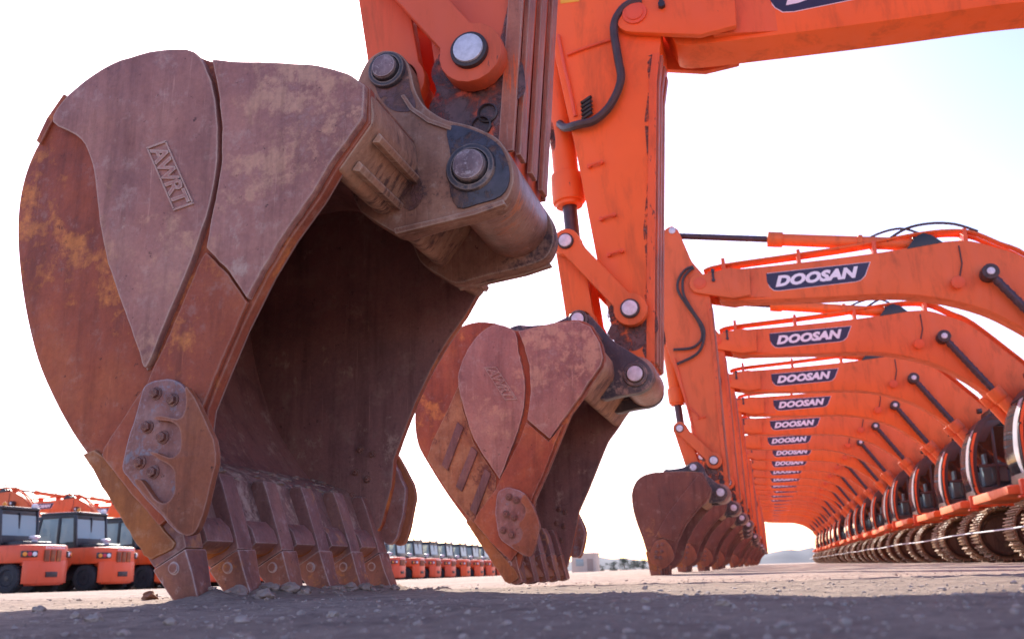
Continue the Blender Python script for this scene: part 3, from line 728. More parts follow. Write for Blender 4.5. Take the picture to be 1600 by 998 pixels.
def make_front(par, org, yc, G):
    P, Q, B, Rp, TIPP, APEX = G['P'], G['Q'], G['B'], G['R'], G['tip'], G['apex']
    o3 = lambda p, y: (p[0], yc + y, p[1])
    # arm
    arm = MB().prism(rounded(G['arm'], .05), yc - .245, yc + .245, .010).build('arm', M[G['paint']], par, org)
    MB().cyl(o3(P, -.262), o3(P, .262), .142, seg=32, bev=.012).build('arm_boss', M['boss'], arm, org)
    re = G['arm_right']
    d = [(re[i][0], re[i][1]) for i in range(len(re))]
    for k, off in enumerate((-.17, .0, .17)):
        poly = d + [(x + .022, z) for x, z in d][::-1]
        MB().prism(poly, yc + off - .042, yc + off + .042, .006).build('wear_strip', M['stripworn'], arm, org)
    for s in (-1, 1):
        poly = [(x - .055, z) for x, z in d] + [(x + .006, z) for x, z in d][::-1]
        a, b = (yc - .255, yc - .235) if s < 0 else (yc + .235, yc + .255)
        MB().prism(poly, a, b, .005).build('edge_flange', M['stripworn' if G['paint'] == 'orange_worn' else 'orange_chipped'], arm, org)
        f = yc + s * .246
        g = MB().prism(smooth([(Q[0] - .015 + r * math.cos(t), Q[1] - .085 + r * 1.15 * math.sin(t)) for t, r in [(k * .3491, .185 + .022 * math.sin(k * 2.7) + .018 * math.sin(k * 5.3 + 1)) for k in range(18)]], 3, True), min(f, f + s * .003), max(f, f + s * .003))
        g.build('grease_stain', M['smear'], arm, org)
        for q in G.get('holes', []):
            MB().lathe((q[0], f, q[1]), (0, s, 0), [(.040, -.004), (.040, .010), (.034, .013), (.031, .002), (.001, .002)]).build('plug_hole', M['grease'], arm, org)
        for q in G.get('clips', []):
            c = MB(); c.tube([(q[0] - .05, f, q[1] - .01), (q[0] - .05, f + s * .03, q[1] - .01), (q[0] + .05, f + s * .03, q[1] + .01), (q[0] + .05, f, q[1] + .01)], .009, 6)
            c.cyl((q[0] - .05, f, q[1] - .01), (q[0] - .05, f + s * .035, q[1] - .01), .016, seg=8); c.cyl((q[0] + .05, f, q[1] + .01), (q[0] + .05, f + s * .035, q[1] + .01), .016, seg=8)
            c.build('tube_clip', M['orange_worn'], arm, org)
    if G['paint'] != 'orange':
        for s in (-1, 1):
            f = yc + s * .2465
            e = [(x - .05 - .035 * (i % 2), z) for i, (x, z) in enumerate(smooth(d, 4))]
            MB().prism([(x - .01, z) for x, z in smooth(d, 4)] + e[::-1], min(f, f + s * .002), max(f, f + s * .002)).build('grime_streak', M['smear3'], arm, org)
    for path, r in G.get('hoses', []):
        MB().tube(smooth(path, 5), r, 8).build('hydraulic_hose', M['rubber'], arm, org)
    for path, r in G.get('pipes', []):
        MB().tube(smooth(path, 3), r, 6).build('steel_pipe', M['orange_worn'], arm, org)
    if 'fitting' in G:
        fb = MB(); q = G['fitting']
        for k in range(5): fb.cyl((q[0] - .03, yc - .245, q[1] - .035 * k), (q[0] + .06, yc - .30, q[1] + .012 - .035 * k), .015, seg=8, bev=.003)
        fb.build('grease_fitting', M['black'], arm, org)
    if 'sticker' in G:
        MB().prism(G['sticker'], yc - .2485, yc - .2445).build('warning_sticker', M['yellow'], arm, org)
    # linkage
    for s in (-1, 1):
        a, b = (yc - .335, yc - .252) if s < 0 else (yc + .252, yc + .335)
        l = MB(); link_bar(l, Q, Rp, a, b, .075, .125, .105)
        lk = l.build('idler_link', M[G['paint']], par, org)
        for c, r in ((Q, .058), (Rp, .05)):
            f = b if s > 0 else a
            MB().cyl(o3(c, f - yc - s * .02), o3(c, f - yc + s * .022), r * 1.25, seg=28, bev=.006).build('pin_collar', M['grease'], lk, org)
            MB().cyl(o3(c, f - yc), o3(c, f - yc + s * .032), r, seg=28, bev=.006).build('pin', M['pin'], lk, org)
    h = MB()
    for s in (-1, 1):
        a, b = (yc - .250, yc - .185) if s < 0 else (yc + .185, yc + .250)
        link_bar(h, B, Rp, a, b, .105, .12, .11)
    dv = Vector((Rp[0] - B[0], Rp[1] - B[1])); m1 = Vector(B) + dv * .22; m2 = Vector(B) + dv * .80
    nn = Vector((-dv.y, dv.x)).normalized() * .085
    h.prism([tuple(m1 + nn), tuple(m2 + nn), tuple(m2 + nn * .6), tuple(m1 + nn * .6)], yc - .19, yc + .19, .005)
    h.cyl(o3(B, -.25), o3(B, .25), .09, seg=24); h.cyl(o3(Rp, -.33), o3(Rp, .33), .06, seg=20)
    h.build('bucket_link', M[G['paint']], par, org)
    # bucket cylinder up the back of the arm
    bt = G['bcyl_top']; d3 = (Vector(o3(bt, 0)) - Vector(o3(Rp, 0))); L = d3.length; d3.normalize()
    r0 = Vector(o3(Rp, 0))
    c = MB(); c.cyl(r0 + d3 * .55, r0 + d3 * (L - .05), .105, seg=22, bev=.01); c.cyl(r0 + d3 * .45, r0 + d3 * .70, .135, seg=22, bev=.02); c.cyl(r0 + d3 * .42, r0 + d3 * .47, .11, seg=22, bev=.01)
    c.cyl(o3(bt, -.12), o3(bt, .12), .10, seg=18, bev=.01)
    cy = c.build('bucket_cylinder', M[G['paint']], par, org)
    rd = MB(); rd.cyl(r0, r0 + d3 * .56, .06, seg=18); rd.cyl(o3(Rp, -.13), o3(Rp, .13), .105, seg=22, bev=.012); rd.build('cylinder_rod', M['chrome'], cy, org)
    # arm cylinder along the boom top
    bb = G['acyl_base']; d3 = Vector(o3(bb, 0)) - Vector(o3(APEX, 0)); L = d3.length; d3.normalize(); r0 = Vector(o3(APEX, 0))
    c = MB(); k = .40 * L; c.cyl(r0 + d3 * k, r0 + d3 * (L - .12), .10, seg=20, bev=.01); c.cyl(r0 + d3 * (k - .02), r0 + d3 * (k + .22), .125, seg=20, bev=.015)
    c.cyl(r0 + d3 * (k + 1.35), r0 + d3 * (k + 1.42), .125, seg=18, bev=.008)
    cy = c.build('arm_cylinder', M['orange'], par, org)
    rd = MB(); rd.cyl(r0, r0 + d3 * (k + .05), .052, seg=16); rd.cyl(o3(APEX, -.14), o3(APEX, .14), .10, seg=18, bev=.01); rd.build('cylinder_rod', M['chrome'], cy, org)
    e = MB(); e.cyl(r0 + d3 * (L - .16), r0 + d3 * (L + .02), .115, seg=18, bev=.02); e.cyl(o3(bb, -.15), o3(bb, .15), .10, seg=18, bev=.01); e.build('cylinder_base', M['black'], cy, org)
    for s in (-1, 1):
        f = yc + s * .245
        MB().cyl((APEX[0], f - s * .01, APEX[1]), (APEX[0], f + s * .03, APEX[1]), .055, seg=20, bev=.005).build('pin', M['pin'], arm, org)

def make_boom(par, org, yc, tx, dz=0):
    top, bot = tx(BOOM_TOP), tx(BOOM_BOT)
    prof = smooth(top, 4) + smooth(bot, 4)
    boom = MB().prism(prof, yc - .185, yc + .185, .012).build('boom', M['orange'], par, org)
    t = lambda x, z: tx([(x, z)])[0]
    pin = t(-.69, 4.48)
    for s in (-1, 1):
        a, b = (yc - .315, yc - .252) if s < 0 else (yc + .252, yc + .315)
        nose = [(pin[0] + .165 * math.cos(q), pin[1] + .165 * math.sin(q)) for q in [R_(60 + 20 * k) for k in range(11)]]
        nose += tx([(-.2, 4.18), (.08, 4.20), (.10, 4.62), (-.2, 4.685)])
        MB().prism(nose, a, b, .014).build('boom_nose', M['orange'], boom, org)
        # gusset from the wide nose back to the boom side
        g = MB(); f0 = yc + s * .252; f1 = yc + s * .18
        z = bmesh.new(); q1, q2, q3, q4 = t(.10, 4.64), t(.10, 4.20), t(.42, 4.16), t(.42, 4.66)
        vs = [z.verts.new(v) for v in ((q1[0] - .2, f0, q1[1]), (q2[0] - .2, f0, q2[1]), (q3[0], f1, q3[1]), (q4[0], f1, q4[1]))]
        vs += [z.verts.new(v.co + Vector((0, -s * .06, 0))) for v in vs[:4]]
        for fc in ((0, 1, 2, 3), (4, 5, 6, 7), (0, 1, 5, 4), (1, 2, 6, 5), (2, 3, 7, 6), (3, 0, 4, 7)): z.faces.new([vs[i] for i in fc])
        g.raw(z); g.build('boom_gusset', M['orange'], boom, org)
        f = b if s > 0 else a
        pc = MB(); pc.cyl((pin[0], f - s * .02, pin[1]), (pin[0], f + s * .018, pin[1]), .098, seg=28, bev=.008); pc.cyl((pin[0], f, pin[1]), (pin[0], f + s * .03, pin[1]), .07, seg=28, bev=.006)
        pc.build('boom_pin', M['orange_worn'], boom, org)
        kp = MB(); kp.box((pin[0] + .22, f + s * .012, pin[1] + .10), (.035, .03, .20), .006); kp.cyl((pin[0] + .22, f, pin[1] + .18), (pin[0] + .22, f + s * .04, pin[1] + .18), .03, seg=6); kp.cyl((pin[0] + .22, f, pin[1] + .02), (pin[0] + .22, f + s * .04, pin[1] + .02), .03, seg=6)
        kp.build('pin_keeper', M['black'], boom, org)
        # decal
        f = yc + s * .186; dp = [t(q[0], q[1] + dz) for q in ((.29, 4.555), (1.90, 4.555), (1.86, 4.47), (1.80, 4.345), (1.73, 4.285), (1.66, 4.27), (.52, 4.255), (.44, 4.27), (.39, 4.32), (.34, 4.43))]
        db = MB(); ya, yb = (f - .004, f + .001) if s < 0 else (f - .001, f + .004)
        rim = [t(q[0], q[1] + dz) for q in ((.282, 4.561), (1.912, 4.561), (1.868, 4.47), (1.808, 4.341), (1.735, 4.279), (1.66, 4.264), (.52, 4.249), (.436, 4.264), (.383, 4.318), (.332, 4.43))]
        db.prism(rim, ya + (.0025 if s < 0 else 0), yb - (0 if s < 0 else .0025), mi=1)
        db.prism(dp, ya, yb)
        bm = text_bm('DOOSAN', .28, .058, .0, 1.02)
        p0, p1, p2 = t(.47, 4.315 + dz), t(1.72, 4.330 + dz), t(.47, 4.50 + dz)
        if s < 0: place_text(bm, (p0[0], ya - .0012, p0[1]), (p1[0] - p0[0], 0, p1[1] - p0[1]), (p2[0] - p0[0], 0, p2[1] - p0[1]), (0, -1, 0))
        else: place_text(bm, (p1[0], yb + .0012, p1[1]), (p0[0] - p1[0], 0, p0[1] - p1[1]), (p2[0] - p0[0], 0, p2[1] - p0[1]), (0, 1, 0))
        db.raw(bm, 1)
        db.build('name_decal', [M['navy'], M['letters']], boom, org)
        # work lamp with its lead
        q = t(3.06, 4.08); w = MB()
        w.cyl((q[0], f, q[1]), (q[0], f + s * .13, q[1] - .02), .085, .095, seg=18, bev=.012)
        w.build('work_lamp', M['orange_worn'], boom, org)
        w = MB(); q2 = t(3.18, 4.66); w.tube([(q[0] + .05, f + s * .02, q[1] + .06), ((q[0] + q2[0]) / 2 + .06, f + s * .02, (q[1] + q2[1]) / 2), (q2[0], f + s * .015, q2[1])], .010, 6); w.build('lamp_lead', M['grease'], boom, org)
    # pipes along the boom's back
    for y in (-.13, -.05, .06, .13):
        pth = [(-.62, 4.74), (-.35, 4.80), (.85, 4.84), (1.8, 4.88), (2.5, 4.94), (3.0, 4.95), (3.4, 4.88), (3.75, 4.66), (4.1, 4.42), (4.85, 3.58), (5.5, 2.85)]
        pth = [(x, yc + y, zz) for x, zz in tx(pth)]
        MB().tube(smooth(pth, 4), .022, 8).build('steel_pipe', M['orange'], boom, org)
    for X in (-.3, .87, 2.0, 3.3):
        zb = 4.69 if X < 3 else 4.72; q = t(X, zb); MB().box((q[0], yc, q[1] + .10), (.06, .34, .24), .008).build('pipe_bracket', M['orange_worn'], boom, org)
    bb = t(2.72, 4.80)
    for s in (-1, 1): MB().prism([t(2.45, 4.70), t(2.98, 4.74), t(2.84, 4.88), t(2.72, 4.93), t(2.60, 4.88)], yc + s * .17 - .02, yc + s * .17 + .02, .006).build('cylinder_bracket', M['black'], boom, org)
    hp = [(x, yc - .1, z) for x, z in tx([(2.2, 4.90), (2.5, 5.06), (2.85, 5.10), (3.2, 5.04), (3.5, 4.88)])]
    MB().tube(smooth(hp, 4), .022, 8).build('hydraulic_hose', M['rubber'], boom, org)
    hp = [(x, yc + .06, z) for x, z in tx([(1.7, 4.9), (2.1, 5.08), (2.45, 5.13), (2.7, 5.02)])]
    MB().tube(smooth(hp, 4), .02, 8).build('hydraulic_hose', M['rubber'], boom, org)
    # boom cylinders
    for s in (-1, 1):
        y = yc + s * .31
        a = Vector((*t(3.50, 4.15), 0)); a = Vector((a.x, y, a.y)); b = Vector((5.25, y, 1.42))
        d = (b - a).normalized(); L = (b - a).length
        c = MB(); c.cyl(a + d * (1.32), b, .115, seg=20, bev=.012); c.cyl(a + d * 1.26, a + d * 1.5, .14, seg=20, bev=.015)
        cy = c.build('boom_cylinder', M['orange'], par, org)
        c = MB(); c.cyl(a, a + d * 1.4, .058, seg=16)
        for k in range(9): c.cyl(a + d * (.16 + .125 * k), a + d * (.20 + .125 * k), .066, seg=14)
        c.build('cylinder_rod', M['chrome'], cy, org)
        c = MB(); c.cyl((a.x, yc + s * .18, a.z), (a.x, y + s * .10, a.z), .12, seg=24, bev=.012); c.build('rod_eye', M['grease'], cy, org)
        c = MB(); c.cyl((a.x, y + s * .09, a.z), (a.x, y + s * .115, a.z), .055, seg=20, bev=.005); c.build('pin', M['pin'], cy, org)
        c = MB(); q = a + d * 1.3 + Vector((.10, 0, .06)); c.tube([q, q + d * .7, q + d * 1.4], .022, 8); c.build('steel_pipe', M['orange'], cy, org)
    return boom

# ------------------------------------------------------------------ excavator body
def track_path(n):
    """closed run of the track chain: list of (x, z, angle)"""
    pts = []
    xf_, xr, zf, rf = 4.30, 8.30, .53, .47
    import math as m
    L1 = xr - xf_; arc = m.pi * rf; tot = 2 * L1 + 2 * arc
    for k in range(n):
        s = tot * k / n
        if s < L1: pts.append((xf_ + s, zf + rf - .03 * m.sin(m.pi * s / L1), 0))
        elif s < L1 + arc: a = (s - L1) / rf; pts.append((xr + rf * m.sin(a), zf + rf * m.cos(a), -a))
        elif s < 2 * L1 + arc: q = s - L1 - arc; pts.append((xr - q, zf - rf, -m.pi))
        else: a = (s - 2 * L1 - arc) / rf; pts.append((xf_ - rf * m.sin(a), zf - rf * m.cos(a), -m.pi - a))
    return pts

def make_body(par, org, yc):
    for s in (-1, 1):
        ty = yc + s * 1.33
        mb = MB()
        for x, z, a in track_path(54):
            Mx = Matrix.Rotation(-a, 3, 'Y')
            c = Vector((x, ty, z))
            mb.box(c, (.175, .60, .028), 0, 0, Mx)
            for off, hh in ((-.06, .05), (.0, .035), (.06, .05)):
                mb.box(c + Mx @ Vector((off, 0, .030)), (.022, .60, hh), .004, 0, Mx)
            for yy in (-.09, .09): mb.box(c + Mx @ Vector((0, yy, -.055)), (.185, .04, .085), 0, 0, Mx)
        tk = mb.build('track', M['track'], par, org)
        f = MB(); f.prism(rounded([(4.55, .36), (8.1, .36), (8.1, .72), (7.6, .80), (5.0, .80), (4.55, .66)], .06), ty - .17, ty + .17, .015)
        f.build('track_frame', M['trackdark'], tk, org)
        MB().lathe((4.30, ty - .19, .53), (0, 1, 0), [(.10, 0), (.16, .0), (.16, .05), (.34, .06), (.38, .02), (.41, .05), (.41, .14), (.35, .15), (.35, .23), (.41, .24), (.41, .33), (.38, .36), (.34, .32), (.16, .33), (.16, .38), (.1, .38)]).build('idler_wheel', M['trackdark'], tk, org)
        w = MB(); w.lathe((8.30, ty - .16, .53), (0, 1, 0), [(.08, 0), (.30, .0), (.33, .06), (.36, .10), (.36, .22), (.33, .26), (.30, .32), (.08, .32)])
        for k in range(21):
            a = 2 * math.pi * k / 21; w.box((8.30 + .385 * math.cos(a), ty, .53 + .385 * math.sin(a)), (.05, .07, .05), .006)
        w.build('sprocket', M['trackdark'], tk, org)
        for k in range(7): MB().lathe((4.85 + .46 * k, ty - .16, .20), (0, 1, 0), [(.06, 0), (.10, .02), (.12, .04), (.09, .08), (.09, .24), (.12, .28), (.10, .30), (.06, .32)], 16).build('track_roller', M['trackdark'], tk, org)
    u = MB(); u.box((6.3, yc, .72), (1.5, 2.2, .34), .05); u.cyl((6.3, yc, .86), (6.3, yc, 1.12), .62, seg=36, bev=.02)
    for sx in (-1, 1):
        for sy in (-1, 1): u.beam((6.3 + sx * .5, yc + sy * .4, .72), (6.3 + sx * .95, yc + sy * 1.2, .58), .34, .26, .03)
    u.build('undercarriage', M['trackdark'], par, org)
    # upper structure
    d = MB(); d.box((6.4, yc, 1.19), (5.0, 2.9, .16), .02); d.box((4.10, yc - 1.05, 1.18), (.5, .9, .14), .02)
    d.box((8.1, yc - 1.0, 1.72), (2.2, .9, .9), .05); d.box((7.2, yc + 1.0, 1.70), (4.2, .9, .86), .05); d.box((7.9, yc, 1.90), (2.4, 1.1, 1.25), .06)
    for s in (-1, 1): d.prism([(5.35, 1.27), (6.6, 1.27), (6.3, 2.0), (6.12, 2.2), (5.9, 2.2), (5.75, 2.0)], yc + s * .24 - .03, yc + s * .24 + .03, .008)
    up = d.build('upper_body', M['orange'], par, org)
    cw = MB(); cw.plan(rounded([(8.95, yc - 1.48), (9.45, yc - 1.44), (9.75, yc - .8), (9.82, yc), (9.75, yc + .8), (9.45, yc + 1.44), (8.95, yc + 1.48)], .2), 1.13, 2.35, .08)
    cw.build('counterweight', M['orange'], par, org)
    MB().cyl((7.9, yc + .3, 2.5), (7.9, yc + .3, 2.95), .07, seg=16, bev=.01).build('exhaust_pipe', M['black'], par, org)
    hr = MB(); hr.tube(smooth([(5.2, yc + 1.35, 2.13), (5.2, yc + 1.35, 2.75), (5.35, yc + 1.35, 2.85), (7.0, yc + 1.35, 2.85), (7.1, yc + 1.35, 2.75), (7.1, yc + 1.35, 2.13)], 4), .022, 8); hr.tube([(6.1, yc + 1.35, 2.13), (6.1, yc + 1.35, 2.85)], .02, 8)
    hr.build('handrail', M['orange'], par, org)
    hv = MB()
    for k in range(5): hv.box((8.5 + .14 * k, yc - 1.455, 1.75), (.07, .02, .5), .004)
    hv.build('vent_louver', M['black'], par, org)
    # cab on the near side
    y0, y1 = yc - 1.55, yc - .50
    org_body, org = org, Vector((org[0] - .12, org[1], org[2]))   # the cab sits 12 cm further back
    front = smooth([(4.12, 1.27), (4.03, 1.45), (4.00, 1.80), (4.03, 2.15), (4.10, 2.45), (4.24, 2.75), (4.46, 2.98), (4.75, 3.08)], 3)
    cab = MB()
    # side frames: pillars, sills and roof edge, both sides
    for a, b in ((y0, y0 + .06), (y1 - .06, y1)):
        of = 0 if a == y0 else .05
        inn = [(x + .16, z) for x, z in front]
        cab.prism([(x + of, z) for x, z in front] + inn[::-1], a, b, .012)
        cab.prism([(4.12 + of, 2.47), (4.24 + of, 2.75), (4.46 + of, 2.98), (4.75, 3.07), (4.80, 2.86), (4.58, 2.74), (4.40, 2.46)], a + .003, b - .003, .01)
        cab.prism([(4.62, 3.10), (5.75, 3.12), (5.92, 3.00), (5.92, 2.88), (4.52, 2.90)], a, b, .012)
        cab.prism([(5.80, 1.27), (5.95, 1.27), (5.95, 2.95), (5.80, 2.95)], a, b, .01)
        cab.prism([(4.98, 1.27), (5.16, 1.27), (5.22, 2.95), (5.04, 2.95)], a, b, .01)
        cab.prism([(4.14, 1.27), (5.9, 1.27), (5.9, 1.52), (4.10, 1.52)], a + .004, b - .004, .01)
    cab.plan(rounded([(4.60, y0), (5.93, y0), (5.93, y1), (4.60, y1)], .08), 3.05, 3.16, .03)
    cab.prism([(4.30, 1.52), (5.85, 1.52), (5.85, 2.0), (4.28, 2.0)], y1 - .05, y1 - .01)
    cab.box((5.92, (y0 + y1) / 2, 1.75), (.05, y1 - y0, .95), .01); cab.box((5.0, (y0 + y1) / 2, 1.27), (1.75, y1 - y0 - .02, .06))
    cab.prism(smooth([(4.24, 2.75), (4.46, 2.98), (4.75, 3.08)], 4) + smooth([(4.80, 3.02), (4.52, 2.92), (4.31, 2.72)], 4), y0 + .05, y1 - .05)
    cab.box((4.10, (y0 + y1) / 2, 1.38), (.10, y1 - y0 - .02, .20), .02)
    ca = cab.build('cab', M['black'], par, org)
    # front orange pillar trims
    for a, b in ((y0 - .012, y0 + .03),):
        q = front[2:15]; MB().prism([(x + .030, z) for x, z in q] + [(x + .085, z) for x, z in q][::-1], a, b, .006).build('pillar_trim', M['orange'], ca, org)
        MB().prism([(4.16, 1.26), (5.9, 1.26), (5.9, 1.40), (4.14, 1.40)], a + .004, b - .004, .006).build('sill_panel', M['orange'], ca, org)
    q = smooth([(4.08, 1.46), (4.02, 1.80), (4.05, 2.15), (4.12, 2.45), (4.25, 2.73)], 4)
    MB().prism([(x - .012, z) for x, z in q] + [(x + .004, z) for x, z in q][::-1], y0 + .05, y1 - .05).build('windshield', M['glass'], ca, org)
    MB().prism([(x - .017, z) for x, z in q] + [(x - .011, z) for x, z in q][::-1], y0 + .052, y0 + .33).build('sky_sheen_strip', M['shield'], ca, org)  # added strip, carries the painted sky reflection of the glass
    for a, b in ((y0 + .022, y0 + .030), (y1 - .03, y1 - .022)):
        MB().prism([(4.18, 1.55), (5.03, 1.55), (5.09, 2.88), (4.55, 2.90), (4.36, 2.70), (4.22, 2.42), (4.14, 2.10)], a, b).build('side_window', M['glass'], ca, org)
        MB().prism([(5.15, 1.55), (5.80, 1.55), (5.80, 2.88), (5.20, 2.88)], a, b).build('side_window', M['glass'], ca, org)
    MB().box((5.925, (y0 + y1) / 2, 2.52), (.02, y1 - y0 - .1, .62)).build('rear_window', M['glass'], ca, org)
    dr_ = MB(); dr_.prism([(4.50, 1.53), (4.56, 1.53), (4.60, 2.88), (4.54, 2.88)], y0 + .01, y0 + .05, .006); dr_.prism([(4.20, 1.93), (5.03, 1.93), (5.03, 1.99), (4.20, 1.99)], y0 + .012, y0 + .048, .006)
    dr_.build('door_frame', M['black'], ca, org)
    tp = MB(); tp.box((4.62, y1 - .12, 1.72), (.72, .05, .36), .02); tp.box((4.45, (y0 + y1) / 2 + .12, 1.80), (.20, .34, .46), .05); tp.box((5.62, (y0 + y1) / 2, 2.05), (.05, .8, 1.0), .02)
    tp.build('interior_trim', M['trim'], ca, org)
    se = MB(); ym = (y0 + y1) / 2; se.box((5.05, ym, 1.72), (.5, .5, .16), .05); se.box((5.30, ym, 2.10), (.15, .48, .70), .06); se.box((5.33, ym, 2.52), (.11, .28, .2), .04); se.box((5.05, ym, 1.47), (.4, .4, .36), .03); se.box((4.62, ym - .30, 1.82), (.30, .16, .40), .05); se.box((4.45, ym + .1, 2.15), (.06, .3, .22), .02)
    se.box((5.15, ym - .36, 1.85), (.5, .12, .16), .04); se.box((5.15, ym + .36, 1.85), (.5, .12, .16), .04)
    se.build('seat', M['seat'], ca, org)
    mi = MB(); mi.tube(smooth([(4.12, y0 - .02, 1.32), (4.0, y0 - .10, 1.30), (3.96, y0 - .14, 1.22), (3.97, y0 - .12, 1.10)], 4), .022, 8); mi.box((3.98, y0 - .06, 1.22), (.16, .14, .26), .02); mi.box((4.0, y0 + .25, 1.16), (.14, .5, .06), .02); mi.box((3.94, y0 - .10, 1.06), (.18, .16, .04), .01)
    mi.build('step_bracket', M['orange_worn'], ca, org)
    gr = MB(); gr.tube(smooth([(4.06, y0 - .02, 1.55), (4.02, y0 - .06, 1.62), (4.04, y0 - .06, 2.2), (4.10, y0 - .02, 2.28)], 3), .014, 6); gr.build('grab_handle', M['black'], ca, org)
    wl = MB(); wl.box((4.55, yc - .75, 3.22), (.10, .16, .10), .02); wl.build('work_lamp', M['black'], ca, org)

# pose of the third machine: the prototype of the long row
def gear(arm, P, Q, B, Rp, tip, apex, paint='orange'):
    right = None
    return dict(arm=arm, P=P, Q=Q, B=B, R=Rp, tip=tip, apex=apex, paint=paint, acyl_base=(2.72, 4.80), bcyl_top=(apex[0] - .32, apex[1] - .62))

def excavator(yc, G, S, tx, label, full=True, proto=None):
    org = Vector((6.3, yc, 0))
    root = empty('excavator', org)
    tag(root, label, 'excavator', 'excavators parked in one long row')
    if proto is None: make_body(root, org, yc)
    else:
        for ch in list(proto.children):
            if ch.name.split('.')[0] in ('track', 'undercarriage', 'upper_body', 'counterweight', 'exhaust_pipe', 'handrail', 'vent_louver', 'cab'): copy_tree(ch, root)
    make_boom(root, org, yc, tx, .05 if yc == YC2 else 0)
    make_front(root, org, yc, G)
    b = make_bucket(root, org, S)
    return root, b

YC2 = 6.65
YC3 = 14.35
G3 = gear(ARM3, (-.665, 1.165), (-.72, 1.65), (-1.04, 1.555), (-1.19, 2.17), (-.69, 4.48), (-1.06, 5.45))
G3['arm_right'] = [(-.54, 1.34), (-.55, 1.93), (-.545, 3.45), (-.555, 4.15)]
G3['hoses'] = [([(x, YC3 - .30 - .02 * i, z) for x, z in tr(p, 14.05)], .022) for i, p in enumerate([
    [(1083, 416), (1070, 422), (1060, 438), (1060, 455), (1073, 476), (1092, 504), (1097, 527), (1082, 543), (1052, 546)],
    [(1084, 419), (1074, 427), (1067, 440), (1069, 462), (1083, 487), (1099, 512), (1099, 535), (1088, 554), (1058, 569)]])]
G3['pipes'] = [([(x, YC3 - .26, z) for x, z in tr([(1054, 560), (1070, 620), (1088, 690)], 14.09)], .018), ([(x, YC3 - .26, z) for x, z in tr([(1070, 630), (1092, 650)], 14.09)], .014)]
G3['clips'] = tr([(1096, 652)], 14.09); G3['holes'] = [(-.64, 1.40), (-.63, 1.33)]
ident = lambda p: list(p)
proto, pb = excavator(YC3, G3, S3, ident, 'third orange excavator in the row, its dark red bucket standing clear on sunlit dirt')

ORD = ['', 'first', 'second', 'third', 'fourth', 'fifth', 'sixth', 'seventh', 'eighth', 'ninth', 'tenth', 'eleventh', 'twelfth', 'thirteenth', 'fourteenth', 'fifteenth', 'sixteenth', 'seventeenth', 'eighteenth', 'nineteenth', 'twentieth', 'twenty-first', 'twenty-second', 'twenty-third', 'twenty-fourth']
N_EXC = 24
jr = random.Random(5)
for k in range(4, N_EXC + 1):
    c = copy_tree(proto)
    c.location = (6.3 + jr.uniform(-.11, .11), YC3 + 4.0 * (k - 3) + jr.uniform(-.14, .14), 0); c.rotation_euler = (0, 0, jr.uniform(-.012, .012))
    for ch in c.children:
        if ch.name.startswith('bucket') and not ch.name.startswith(('bucket_l', 'bucket_c')):
            an = jr.uniform(-.035, .03); p = Vector((-.665 - 6.3, 0, 1.165)); ch.rotation_euler = (0, an, 0); ch.location = p - Matrix.Rotation(an, 3, 'Y') @ p
    c['label'] = '%s orange excavator in the row counting from the big near bucket%s' % (ORD[k], ', the farthest one' if k == N_EXC else '')

# second machine
YC2 = 6.65
P2 = (-.82, 1.46)
G2 = gear(ARM2, P2, (-.825, 1.945), (-1.215, 1.905), (-1.28, 2.53), (-.63, 4.39), (-1.08, 5.48), 'orange_mid')
G2['arm_right'] = [(-.69, 1.55), (-.64, 2.21), (-.51, 3.81), (-.465, 4.05)]
G2['hoses'] = [([(x, YC2 - .31 + .1 * max(0, (k - 8)) , z) for k, (x, z) in enumerate(tr([(1003, 2), (984, 6), (968, 20), (959, 44), (966, 93), (970, 126), (954, 164), (929, 188), (903, 195), (880, 191), (866, 176)], 6.34))], .034)]
G2['pipes'] = [([(x, YC2 - .262, z) for x, z in tr([(872, 55), (881, 100), (888, 130), (899, 182)], 6.39)], .014), ([(x, YC2 - .262, z) for x, z in tr([(886, 86), (912, 76), (955, 62)], 6.39)], .012)]
G2['clips'] = tr([(931, 258), (950, 340), (962, 396)], 6.4)
G2['fitting'] = tr([(914, 160)], 6.4)[0]
G2['sticker'] = tr([(876, 6), (905, 2), (905, -30), (872, -28)], 6.4)
tx2 = lambda p: xf(p, (-.69, 4.48), (-.63, 4.40), -.8)
ex2, b2 = excavator(YC2, G2, S2, tx2, 'second orange excavator, its ribbed rusty bucket standing just behind the big near one', proto=proto)

# nearest machine
YC1 = 3.15
P1 = tr([(737, 264)], 2.82)[0]; Q1 = tr([(735, 82)], 2.82)[0]; B1 = tr([(606, 112)], 2.82)[0]
L1, L2 = math.dist(G2['R'], G2['Q']), math.dist(G2['R'], G2['B'])
dv = Vector(B1) - Vector(Q1); dd = dv.length; a_ = (L1 ** 2 - L2 ** 2 + dd ** 2) / (2 * dd); h_ = math.sqrt(L1 ** 2 - a_ ** 2)
m_ = Vector(Q1) + dv / dd * a_; n_ = Vector((dv.y, -dv.x)).normalized()
if n_.y < 0: n_ = -n_
R1 = tuple(m_ + n_ * h_)
arm1 = xf(ARM2, P2, P1, 1.0)
G1 = gear(arm1, P1, Q1, B1, R1, (-.67, 4.48), xf([(-1.08, 5.48)], P2, P1, 1)[0], 'orange_worn')
G1['arm_right'] = xf([(-.69, 1.55), (-.64, 2.21), (-.51, 3.81), (-.465, 4.05)], P2, P1, 1)
G1['holes'] = tr([(762, 177), (752, 197)], 2.9)
ex1, b1 = excavator(YC1, G1, S1, ident, 'nearest orange excavator, whose huge rusty bucket fills the left of the picture', proto=proto)

